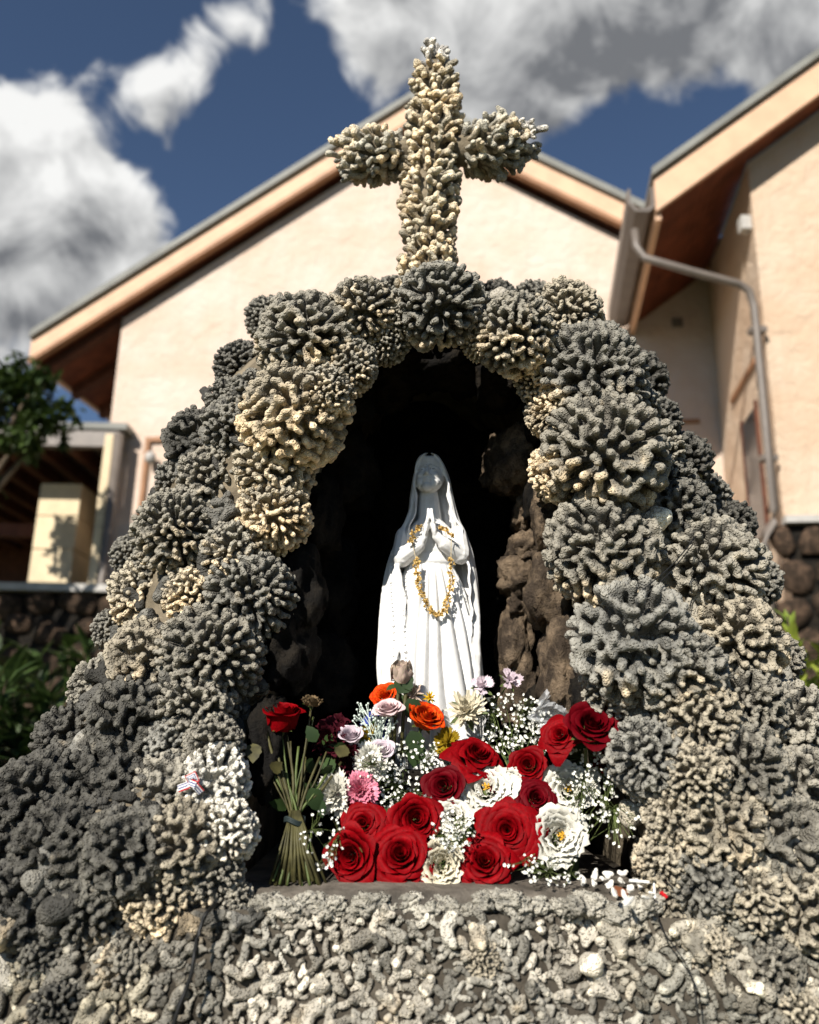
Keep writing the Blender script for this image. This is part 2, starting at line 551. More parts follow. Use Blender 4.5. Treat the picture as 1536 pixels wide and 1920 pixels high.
m = MB(); abz_box(m, ba0 - .6, ba1, .002, .03, bz - .025, bz + .02); cpart(m, 'wall_trim_line', M_TRIM)
va, vz = onb(1270, 606, 0)
m = MB(); abz_box(m, va - .06, va + .06, .002, .04, vz - .05, vz + .05); cpart(m, 'vent', M_PIPE)

# the wing on the right
bF, _ = ona(1432, 600, aS)                 # its front wall stands this far before the gable wall
bR = bF + 0.34
wE = onb(1226, 330, bR); wX = onb(1536, 108, bR)
mW = (wX[1] - wE[1]) / (wX[0] - wE[0])
def wroof(a): return wE[1] + (a - wE[0]) * mW
aX = wX[0] + 2.5
wing = empty('church_wing', G(aS, bF, 0))
tag(wing, 'tan stucco wing on the right with brown soffit, gutter and grey downpipe', 'building')
bpy.context.view_layer.update()
def wpart(mb, name, mat, smooth=False):
    o = mb.build(name, mat, None, smooth); o.parent = wing; o.matrix_parent_inverse = wing.matrix_world.inverted(); return o
TH = onb(1240, 330, bR)[1] - onb(1240, 396, bR)[1]
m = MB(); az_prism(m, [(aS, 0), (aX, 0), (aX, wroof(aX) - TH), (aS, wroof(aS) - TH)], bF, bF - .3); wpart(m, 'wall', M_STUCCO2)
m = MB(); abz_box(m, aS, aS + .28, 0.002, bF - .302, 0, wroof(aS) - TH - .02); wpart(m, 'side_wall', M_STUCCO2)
m = MB(); az_prism(m, [(wE[0] - .02, wroof(wE[0]) - .02), (aX, wroof(aX) - .02), (aX, wroof(aX) + .06), (wE[0] - .02, wroof(wE[0]) + .06)], bR + .05, 0.01); wpart(m, 'roof', M_ROOF)
m = MB(); az_prism(m, [(wE[0], wroof(wE[0]) - TH), (aX, wroof(aX) - TH), (aX, wroof(aX) - .022), (wE[0], wroof(wE[0]) - .022)], bR, bR - .05); wpart(m, 'rake_fascia', M_FASCIA)
m = MB(); abz_box(m, wE[0], wE[0] + .05, 0.01, bR - .052, wE[1] - TH - .06, wE[1] - .025); wpart(m, 'eave_fascia', M_FASCIA)
NB = 12
for i in range(NB):
    a0 = wE[0] + .052 + (aS - wE[0] - .055) * i / NB; a1 = wE[0] + .052 + (aS - wE[0] - .055) * (i + 1) / NB - .006
    m = MB(); az_prism(m, [(a0, wroof(a0) - TH + .02), (a1, wroof(a1) - TH + .02), (a1, wroof(a1) - TH + .04), (a0, wroof(a0) - TH + .04)], bR - .053, 0.012)
    wpart(m, 'soffit_board', M_SOFFIT)
m = MB(); az_prism(m, [(wE[0] + .052, wroof(wE[0] + .052) - TH + .045), (aS, wroof(aS) - TH + .045), (aS, wroof(aS) - .03), (wE[0] + .052, wroof(wE[0] + .052) - .03)], bR - .06, 0.012); wpart(m, 'soffit_backing', M_BEAM)
m = MB(); az_prism(m, [(aS, wroof(aS) - TH + .02), (aX, wroof(aX) - TH + .02), (aX, wroof(aX) - TH + .04), (aS, wroof(aS) - TH + .04)], bR - .053, bF + .002); wpart(m, 'rake_soffit', M_SOFFIT)
# gutter: half-round trough
m = MB()
prof = [(-.16, .0), (-.16, -.10), (-.12, -.16), (-.04, -.17), (-.004, -.14), (-.004, .0), (-.02, .0), (-.02, -.12), (-.05, -.15), (-.11, -.145), (-.143, -.09), (-.143, .0)]
az_prism(m, [(wE[0] + x * 1.5, wE[1] - .10 + z * 1.5) for x, z in prof], bR - .02, 0.05)
wpart(m, 'gutter', M_GUTTER)
# downpipe: from the gutter across under the soffit, down the corner
p = []
bP = bF + 0.09
def gp(px, py, b): a, z = onb(px, py, b); return G(a, b, z)
p0 = gp(1190, 432, bR - .15)
p = [p0, gp(1193, 462, bR - .12), gp(1208, 483, bR - .10), gp(1300, 510, bF + .25), gp(1385, 532, bF + .12), gp(1405, 545, bP), gp(1414, 575, bP), gp(1434, 780, bP), gp(1453, 955, bP), gp(1450, 980, bP), gp(1436, 1000, bP + .1), gp(1436, 1025, bP + .12), gp(1456, 1240, bP + .12)]
m = MB(); m.tube(p, .036, 10); wpart(m, 'downpipe', M_PIPE, True)
for (px, py) in ((1420, 620), (1440, 860)):
    m = MB(); c = gp(px, py, bP - .03); m.box(c, (.14, .1, .05)); wpart(m, 'pipe_strap', M_PIPE)
# narrow window in the wing's side wall
b0, z1 = ona(1394, 800, aS); b1, _ = ona(1424, 800, aS); _, z0 = ona(1405, 1030, aS)
m = MB(); abz_box(m, aS - .02, aS + .02, min(b0, b1), max(b0, b1), z0, z1); wpart(m, 'window_pane', M_GLASS)
m = MB()
for q in (min(b0, b1), max(b0, b1)): abz_box(m, aS - .03, aS + .0, q - .015, q + .015, z0 - .02, z1 + .05)
wpart(m, 'window_frame', M_BEAM)
b2, z2 = ona(1375, 752, aS); b3, z3 = ona(1422, 700, aS)
m = MB(); abz_box(m, aS - .03, aS - .002, min(b2, b3), max(b2, b3), z2 - .03, z2 + .03); wpart(m, 'wall_trim_line', M_TRIM)
fa, fz = onb(1418, 408, bF)
m = MB(); m.box(G(aS - .05, bF - .1, fz), (.1, .1, .14)); wpart(m, 'security_light', M_CAP)
# stone plinth with a cap
ca, cz = onb(1500, 972, bF)
m = MB(); abz_box(m, aS - .02, aX, bF + .002, bF + .12, cz - .06, cz); wpart(m, 'plinth_cap', M_CAP)
m = MB(); abz_box(m, aS, aX, bF + .002, bF + .03, 0, cz - .062); wpart(m, 'plinth_mortar', M_LAVA)
def stone_mesh(seed, n=2, sq=1.0):
    bm = bmesh.new(); bmesh.ops.create_icosphere(bm, subdivisions=n, radius=1)
    o = Vector((seed * 3.7, seed * 1.3, seed * .7))
    for v in bm.verts:
        c = v.co.copy()
        k = max(abs(c.x), abs(c.y), abs(c.z))
        c = c.lerp(c / k * 0.82, sq * 0.55)
        c *= 1 + 0.26 * noise.noise(c * 1.5 + o) + 0.14 * noise.noise(c * 3.8 + o) + ((0.09 * noise.noise(c * 8.0 + o) - 0.30 * abs(noise.noise(c * 2.3 + o * 1.7)) - 0.16 * abs(noise.noise(c * 5.1 + o)) + .1) if n > 2 else 0)
        v.co = c
    me = bpy.data.meshes.new('stone'); bm.to_mesh(me); bm.free()
    me.polygons.foreach_set('use_smooth', [True] * len(me.polygons))
    return me
WSTONE = [stone_mesh(i + 31, 2) for i in range(6)]
for s in WSTONE: s.materials.append(M_WALLSTONE)
rr = random.Random(4)
z = cz - .19
while z > 0.1:
    a = aS - .1 + rr.uniform(-.1, .05)
    while a < aS + 2.4:
        w = rr.uniform(.11, .2)
        o = bpy.data.objects.new('stone', rr.choice(WSTONE)); link(o, wing); o.matrix_parent_inverse = wing.matrix_world.inverted()
        place(o, G(a + w, bF + .04, z + rr.uniform(-.06, .06)), Matrix.Rotation(-YAW, 3, 'Z') @ Matrix.Rotation(rr.uniform(-.5, .5), 3, 'Y'), (w * rr.uniform(.85, 1.15), .08, rr.uniform(.12, .19)))
        a += 2 * w * .95
    z -= .3

# ---- open porch on the far left
porch = empty('covered_porch', at(100, 1100, 10.5))
tag(porch, 'open porch with dark redwood rafters and a cream block column at left', 'porch')
bpy.context.view_layer.update()
def ppart(mb, name, mat, smooth=False):
    o = mb.build(name, mat, None, smooth); o.parent = porch; o.matrix_parent_inverse = porch.matrix_world.inverted(); return o
YP = 9.6
tl, tr = at(-700, 822, YP), at(226, 818, YP)
zt = tr.z
m = MB(); m.box(((tl.x + tr.x) / 2, YP, zt - .06), (tr.x - tl.x, .14, .2)); ppart(m, 'roof_edge_beam', M_PIPE)
m = MB(); m.box(((tl.x + tr.x) / 2, YP + 3.2, zt + .10), (tr.x - tl.x + .2, 6.6, .08)); ppart(m, 'roof', M_ROOF)
for i in range(14):
    x = tl.x + (tr.x - tl.x) * (i + .5) / 14
    m = MB(); m.box((x, YP + 3.2, zt - .06), (.12, 6.2, .2)); ppart(m, 'rafter', M_BEAM)
m = MB(); m.box(((tl.x + tr.x) / 2, YP + 6.4, zt / 2), (tr.x - tl.x + .2, .12, zt)); ppart(m, 'rear_wall', M_BEAM)
m = MB(); m.box(((tl.x + tr.x) / 2, YP + 1.2, zt - .95), (tr.x - tl.x, .16, .18)); ppart(m, 'cross_beam', M_BEAM)
q0, q1 = at(206, 850, YP), at(180, 1110, YP)
m = MB(); m.box((q0.x, YP - .02, zt / 2), (.10, .12, zt)); ppart(m, 'post', M_CREAM)
m = MB(); m.tube([(q0.x + .12, YP - .08, zt), (q0.x + .12, YP - .08, .3)], .06, 10); ppart(m, 'downpipe', M_PIPE, True)
cl, cr = at(84, 910, YP + .7), at(152, 910, YP + .7)
zc0, zc1 = at(110, 1096, YP + .7).z, cl.z
nb = 3
for i in range(nb):
    h = (zc1 - zc0) / nb
    m = MB(); m.box(((cl.x + cr.x) / 2 + .03, YP + .9, zc0 + h * (i + .5)), (cr.x - cl.x + .05, .62, h - .015)); ppart(m, 'column_block', M_CREAM)
sw = empty('lava_stone_wall', at(100, 1250, 9.2))
tag(sw, 'low dark lava stone wall with pale cap below the porch column', 'stone wall')
bpy.context.view_layer.update()
zcap = at(120, 1098, 9.2).z
xl, xr = at(-500, 1100, 9.2).x, at(232, 1100, 9.2).x
def swp(o): o.parent = sw; o.matrix_parent_inverse = sw.matrix_world.inverted(); return o
m = MB(); m.box(((xl + xr) / 2, 9.3, zcap - .04), (xr - xl + .1, .5, .08)); swp(m.build('cap', M_CAP))
m = MB(); m.box(((xl + xr) / 2, 9.35, zcap / 2 - .05), (xr - xl, .34, zcap - .09)); swp(m.build('core', M_LAVA))
z = zcap - .2
while z > .1:
    x = xl + .1
    while x < xr - .1:
        w = rr.uniform(.14, .24)
        o = bpy.data.objects.new('stone', rr.choice(WSTONE)); link(o); swp(o)
        place(o, Vector((x + w, 9.18, z + rr.uniform(-.06, .06))), Matrix.Rotation(rr.uniform(-.6, .6), 3, 'Y'), (w * rr.uniform(.85, 1.1), .1, rr.uniform(.12, .19)))
        x += 2 * w
    z -= .3

# ------------------------------------------------------------------ vegetation
def leaf_mat(name, a, b):
    t = NT(name); c = t.mix(t.step(t.noise(6, 3, .6, t.pos()), .35, .65), a, b)
    t.done(c, 0.5, None, 0.3)
    tr = t.new('ShaderNodeBsdfTranslucent'); t.put(tr.inputs[0], c)
    mx = t.new('ShaderNodeMixShader'); mx.inputs[0].default_value = .25
    t.l.new(t.b.outputs[0], mx.inputs[1]); t.l.new(tr.outputs[0], mx.inputs[2]); t.l.new(mx.outputs[0], t.out.inputs[0])
    return t.m
M_LEAF = leaf_mat('tree_leaf', (0.018, 0.035, 0.009), (0.05, 0.08, 0.016))
M_LEAF2 = leaf_mat('shrub_leaf', (0.02, 0.04, 0.012), (0.055, 0.09, 0.02))
M_LEAF3 = leaf_mat('bright_leaf', (0.10, 0.16, 0.02), (0.24, 0.28, 0.04))
M_BARK = mat_simple('bark', (0.10, 0.075, 0.05), .9, .4, 8, .01, 30)
M_REDFL = mat_simple('red_petal_plain', (0.5, 0.01, 0.015), .6, .2)
def leaf(mb, p, d, up, L, W):
    d = d.normalized(); s = d.cross(up)
    if s.length < .05: s = d.cross(Vector((1, 0, 0)))
    s.normalize(); n = s.cross(d)
    V = [p, p + d * L * .35 + s * W * .5 + n * .08 * L, p + d * L * .75 + s * W * .35, p + d * L - n * .1 * L, p + d * L * .75 - s * W * .35, p + d * L * .35 - s * W * .5 + n * .08 * L, p + d * L * .5 + n * .02 * L]
    mb.add(V, [(0, 1, 6), (1, 2, 6), (2, 3, 6), (3, 4, 6), (4, 5, 6), (5, 0, 6)])
def rdir(r):
    while True:
        v = Vector((r.uniform(-1, 1), r.uniform(-1, 1), r.uniform(-1, 1)))
        if .05 < v.length < 1: return v.normalized()
def tree(name, base, h, blobs, nleaf, lsize, mat, label, seed):
    r = random.Random(seed)
    root = empty(name, base); tag(root, label, 'tree')
    base = Vector(base)
    tm = MB(); top = Vector((r.uniform(-.1, .1), 0, h * .75))
    tm.tube([Vector((0, 0, 0)), Vector((.05, 0, h * .35)), top], [.16, .12, .06], 9)
    for c, rad in blobs:
        tm.tube([Vector((.03, 0, h * .4)), (Vector(c) - base) * .6 + Vector((0, 0, h * .18)), Vector(c) - base], [.07, .045, .015], 6)
    tm.build('trunk', M_BARK, root, True)
    cm = MB()
    tot = sum(rad ** 2 for _, rad in blobs)
    for c, rad in blobs:
        nn = int(nleaf * rad ** 2 / tot)
        sub = [(Vector(c) - base + rdir(r) * rad * r.uniform(.3, .95), rad * r.uniform(.22, .42)) for _ in range(14)]
        for _ in range(nn):
            sc, sr = r.choice(sub)
            p = sc + rdir(r) * sr * (r.random() ** .5)
            leaf(cm, p, rdir(r) + Vector((0, 0, -.2)), Vector((0, 0, 1)), lsize * r.uniform(.7, 1.3), lsize * .5)
    o = cm.build('crown', mat, root, False)
    return root
tree('broadleaf_tree', (at(-190, 1100, 8.0).x, 8.0, 0), 4.6,
     [(at(5, 750, 8.0), .42), (at(105, 785, 7.9), .26), (at(-90, 740, 8.2), .6), (at(45, 815, 7.8), .26), (at(55, 740, 7.9), .28), (at(-150, 850, 8), .7)], 4200, .13, M_LEAF, 'dark green broadleaf tree in front of the porch roof at left', 3)
def shrub(name, base, h, spread, n, L, W, mat, label, seed, flowers=0):
    r = random.Random(seed)
    root = empty(name, base); tag(root, label, 'shrub', 'shrubs around the grotto')
    sm, lm = MB(), MB(); fm = MB()
    for k in range(14):
        d = Vector((r.uniform(-1, 1) * spread, r.uniform(-1, 1) * spread * .6, h * r.uniform(.65, 1.05)))
        pts = [Vector((d.x * .2, d.y * .2, 0)), Vector((d.x * .6, d.y * .6, d.z * .55)), d]
        sm.tube(pts, [.014, .01, .004], 5)
        for j in range(n // 14):
            t = r.random() ** .6
            p = pts[0].lerp(pts[1], t * 2) if t < .5 else pts[1].lerp(pts[2], t * 2 - 1)
            leaf(lm, p, rdir(r) + Vector((0, 0, .45)), Vector((0, 0, 1)), L * r.uniform(.6, 1.25), W * r.uniform(.8, 1.2))
        if flowers and k < flowers:
            for j in range(12): leaf(fm, d + rdir(r) * .02, rdir(r), Vector((0, 0, 1)), .05, .035)
    sm.build('stem', M_BARK, root); lm.build('foliage', mat, root)
    if flowers: fm.build('blossom', M_REDFL, root)
    return root
gz = 0
def gp0(px, py, Y): p = at(px, py, Y); return (p.x, Y, 0)
shrub('leafy_shrub', gp0(60, 1400, 4.2), 1.15, .6, 700, .20, .07, M_LEAF2, 'dark leafy shrub with red blossoms beside the left grotto flank', 5, 3)
shrub('leafy_shrub', gp0(-60, 1400, 4.6), 1.25, .6, 600, .22, .07, M_LEAF2, 'taller dark shrub cut by the left picture edge', 6)
shrub('leafy_shrub', gp0(185, 1300, 6.3), 1.55, .45, 600, .28, .09, M_LEAF2, 'broad leaved shrub against the low lava stone wall', 8)
shrub('leafy_shrub', gp0(-10, 1100, 7.4), 1.9, .4, 420, .22, .08, M_LEAF, 'dark shrub under the porch tree at the left edge', 9)
shrub('leafy_shrub', gp0(1530, 1300, 3.9), 1.55, .36, 600, .17, .05, M_LEAF3, 'bright yellow green shrub beside the right grotto flank', 10)
shrub('leafy_shrub', gp0(1660, 1330, 4.4), 1.45, .4, 300, .18, .06, M_LEAF2, 'green shrub outside the right edge below the downpipe', 12)

# ------------------------------------------------------------------ the grotto body
INNER = [(455, 1740), (458, 1600), (470, 1450), (495, 1300), (520, 1150), (560, 1000), (590, 880), (640, 770), (700, 632), (805, 592),
         (895, 602), (970, 665), (1010, 780), (1030, 890), (1050, 1000), (1080, 1130), (1110, 1250), (1150, 1380), (1200, 1550), (1230, 1740)]
OUTER = [(-330, 1700), (-120, 1560), (40, 1475), (165, 1330), (235, 1180), (285, 1010), (350, 850), (450, 710), (590, 620), (800, 575),
         (960, 590), (1080, 630), (1165, 700), (1240, 800), (1290, 900), (1370, 1060), (1430, 1200), (1490, 1340), (1600, 1460), (1850, 1640)]
OUTER = [(800 + (x - 800) * 1.035, 1150 + (y - 1150) * (1.025 if y < 1150 else 1.0)) for x, y in OUTER]
NS = 96
ci = catmull([(x, y, 0) for x, y in INNER], NS); co = catmull([(x, y, 0) for x, y in OUTER], NS)
PROF = [(0.0, 1.70), (0.0, 1.60), (.07, 1.545), (.2, 1.505), (.4, 1.49), (.6, 1.505), (.8, 1.56), (.93, 1.64), (1.0, 1.76), (1.0, 1.95)]
def yoff(py): return -0.11 * max(0, min(1, (py - 1150) / 500.0))
V = []; Fc = []
row = len(PROF) + 2
for i in range(NS):
    a, b = ci[i], co[i]
    r0 = at(a.x, a.y, 1.70)
    cx = at(800, 1200, 1.7)
    back = Vector((r0.x * 1.0 , 2.3, r0.z))
    V.append(back)
    for u, Y in PROF:
        p = a.lerp(b, u)
        Yo = Y + yoff(p.y) + .09 * max(0, min(1, (190 - (a - b).length) / 90)) + (.065 * max(0, min(1, (p.y - 780) / 80)) * max(0, min(1, (1520 - p.y) / 80)) if a.x < 700 else 0)
        q = at(p.x, p.y, Yo)
        if u == 0.0 and Y > 1.65: q = Vector((r0.x, 1.72, r0.z))
        nz = noise.noise(Vector((p.x * .012, p.y * .012, 3)))
        q = q + (CAM - q).normalized() * nz * .03
        V.append(q)
    V.append(Vector((V[-1].x * .97, 2.55, V[-1].z - .02)))
for i in range(NS - 1):
    for k in range(row - 1):
        Fc.append((i * row + k, i * row + k + 1, (i + 1) * row + k + 1, (i + 1) * row + k))
grotto = empty('coral_grotto', (0, 1.6, 0))
tag(grotto, 'coral encrusted arched shrine niche on a wide coral covered base', 'grotto')
bpy.context.view_layer.update()
GINV = grotto.matrix_world.inverted()
def gpart(o): o.parent = grotto; o.matrix_parent_inverse = GINV; return o
me = mesh('mortar_body', V, Fc, None, True)
gpart(obj('mortar_body', me, M_MORTAR))
LEDGE_Z = at(800, 1662, 1.42).z
# niche back wall and roof of dark lava
NB_ = 24
V2 = []; F2 = []
for i in range(NS): V2.append(V[i * row])
V2.append(Vector((0.03, 2.34, 1.2)))
for i in range(NS - 1): F2.append((i, i + 1, NS))
F2.append((NS - 1, 0, NS))
gpart(obj('niche_back', mesh('niche_back', V2, F2, None, True), M_LAVA))
# base block
nx, nzn = 90, 26
Vb = []; Fb = []
x0, x1 = -1.25, 1.25
def base_y(x, z):
    t = (LEDGE_Z + .12 - z)
    return 1.425 - .10 * max(0, min(1, t / .5)) + .035 * noise.noise(Vector((x * 5, z * 6, 1))) + .012 * noise.noise(Vector((x * 14, z * 16, 4))) + .10 * max(0, abs(x) - .55)
for j in range(nzn + 1):
    z = (LEDGE_Z - .035) * j / nzn
    for i in range(nx + 1):
        x = x0 + (x1 - x0) * i / nx
        Vb.append((x, base_y(x, z), z))
for j in range(nzn):
    for i in range(nx):
        k = j * (nx + 1) + i
        Fb.append((k, k + 1, k + nx + 2, k + nx + 1))
n0 = len(Vb)
for x in (x0, x1):
    for y, z in ((2.55, 0), (2.55, LEDGE_Z - .035)): Vb.append((x, y, z))
Fb.append((nx, n0 + 2, n0 + 3, nzn * (nx + 1) + nx)); Fb.append((0, nzn * (nx + 1), n0 + 1, n0)); Fb.append((n0, n0 + 1, n0 + 3, n0 + 2)); Fb.append(tuple(nzn * (nx + 1) + i for i in range(nx + 1)) + (n0 + 3, n0 + 1))
me_base = mesh('base_block', Vb, Fb, None, True)
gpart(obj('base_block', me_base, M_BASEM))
# the ledge: worn slab with a rounded lip
Vl = []; Fl = []
lx0, lx1 = at(425, 1690, 1.40).x, at(1240, 1690, 1.40).x
prof = [(1.42, -.10), (1.405, -.055), (1.40, -.03), (1.402, -.014), (1.415, -.004), (1.46, .0), (1.55, .004), (1.75, .006), (2.35, .008)]
nlx = 70
for i in range(nlx + 1):
    x = lx0 + (lx1 - lx0) * i / nlx
    u = 2 * i / nlx - 1
    for y, dz in prof:
        n_ = noise.noise(Vector((x * 9, y * 9, 2)))
        n2_ = noise.noise(Vector((x * 30, y * 30, 5)))
        Vl.append((x, y + (.022 * n_ + .006 * n2_ + .03 * u * u) * (1 if y < 1.5 else .2), LEDGE_Z + dz - .014 * u * u + .006 * n_ * (1 if dz > -.05 else 2)))
npf = len(prof)
for i in range(nlx):
    for k in range(npf - 1):
        a = i * npf + k; Fl.append((a, a + npf, a + npf + 1, a + 1))
gpart(obj('ledge_slab', mesh('ledge_slab', Vl, Fl, None, True), M_LEDGE))

lr0 = random.Random(21)
M_LUMP = mat_simple('crusted_cement', (0.24, 0.225, 0.19), 0.95, 0.5, 30, 0.006, 60, 0.05)
LUMPS = [stone_mesh(60 + i, 4, .3) for i in range(5)]
for j, q in enumerate(LUMPS):
    for v in q.vertices:
        c = v.co.copy(); k = noise.noise(c * 2.6 + Vector((j, 3, 1))) * .35 + abs(noise.noise(c * 6 + Vector((j, 0, 5)))) * .28
        v.co = c * (1 + k)
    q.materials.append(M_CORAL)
for i in range(34):
    px = 470 + 740 * (i + lr0.uniform(-.7, .7)) / 33; u = (px - 835) / 400
    py = 1698 + lr0.uniform(-4, 22) - 8 * (1 - u * u)
    o = bpy.data.objects.new('cement_lump', lr0.choice(LUMPS)); link(o); gpart(o); v = lr0.uniform(.7, 1.2); o.color = (.20 * v, .19 * v, .165 * v, -.2)
    w = lr0.uniform(12, 26) * 1.4 / F
    place(o, at(px, py, 1.405 + lr0.uniform(-.008, .012)), Matrix.Rotation(lr0.uniform(-.5, .5), 3, 'Y') @ Matrix.Rotation(lr0.uniform(0, 3), 3, 'Z'), (w * 1.3, w * .9, w * .75))
bvh_body = BVHTree.FromPolygons([Vector(v) for v in V] + [Vector(v) for v in Vb], Fc + [tuple(i + len(V) for i in f) for f in Fb])
def hit(px, py):
    d = ray(px, py).normalized()
    loc, nrm, idx, dist = bvh_body.ray_cast(CAM, d)
    if loc is None: return None
    if nrm.dot(d) > 0: nrm = -nrm
    return loc, nrm, dist

# ------------------------------------------------------------------ coral heads
def dome_points(r, spacing, zmin):
    pts = []
    for _ in range(9000):
        v = rdir(r)
        if v.z < zmin: continue
        if all((v - q).length > spacing for q in pts): pts.append(v)
    return pts
def make_head(seed, spacing, lobe, multi, voxel, core=.48, flat=1.0, zmin=-.35):
    """branching colony: each branch ends in one to four knobs set side by side in a short curved ridge"""
    r = random.Random(seed)
    pts = dome_points(r, spacing, zmin)
    o = Vector((seed * 2.3, seed, 1.1))
    m = MB()
    m.ellipsoid((0, 0, -.02), [(core, 0, 0), (0, core, 0), (0, 0, core * flat)], 16, 10)
    for p in pts:
        R_ = 1.0 + .10 * noise.noise(p * 1.6 + o) + r.uniform(-.045, .04)
        q = r.random(); n = 1 if q > multi else (2 if q > multi * .45 else (3 if q > multi * .12 else 4))
        tg = p.cross(rdir(r)).normalized(); tb = p.cross(tg)
        root = Vector((p.x, p.y, p.z * flat)) * core * .9
        fork = Vector((p.x, p.y, p.z * flat)) * (core + (R_ - core) * .35) + rdir(r) * .04
        m.capsule(root, fork, lobe * .72, lobe * .85, 8)
        prev = None; cv = r.choice((-1, 1)) * r.uniform(.3, 1.1)
        for k in range(n):
            s_ = (k - (n - 1) / 2) * lobe * 1.35
            off = tg * s_ + tb * cv * s_ * s_ * 2.2 / max(.3, spacing * 2)
            d = (p + off * 1.0).normalized()
            tip = Vector((d.x, d.y, d.z * flat)) * (R_ + r.uniform(-.04, .04))
            lr = lobe * r.uniform(.86, 1.14) * (1.05 if n == 1 else .95)
            m.capsule(fork, tip * (1 - lr * .7), lr * .8, lr, 8)
            if prev is not None: m.capsule(prev * (1 - lobe), tip * (1 - lobe), lobe * .8, lobe * .8, 8)
            prev = tip
            if r.random() < .25:
                kk = fork.lerp(tip, .55); m.capsule(kk, kk + rdir(r) * lobe * 1.1, lobe * .6, lobe * .55, 7)
    me = remesh(m, voxel, 1, .5, 'coral_head')
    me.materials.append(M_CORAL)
    return me
HEADS = {'finger': [make_head(11, .174, .067, .38, .025, .53), make_head(12, .184, .070, .48, .025, .53), make_head(16, .168, .065, .30, .025, .55)],
         'meander': [make_head(13, .198, .067, .65, .025, .53), make_head(14, .203, .069, .75, .025, .53), make_head(15, .208, .072, .6, .026, .52), make_head(17, .203, .070, .7, .026, .53, .95)],
         'stub': [make_head(21, .230, .084, .5, .031, .5, .92), make_head(22, .240, .087, .6, .031, .5, .9), make_head(23, .220, .081, .4, .031, .52, .94)],
         'fan': [make_head(24, .228, .074, .8, .029, .48, .92), make_head(25, .218, .072, .75, .029, .48, .95)]}
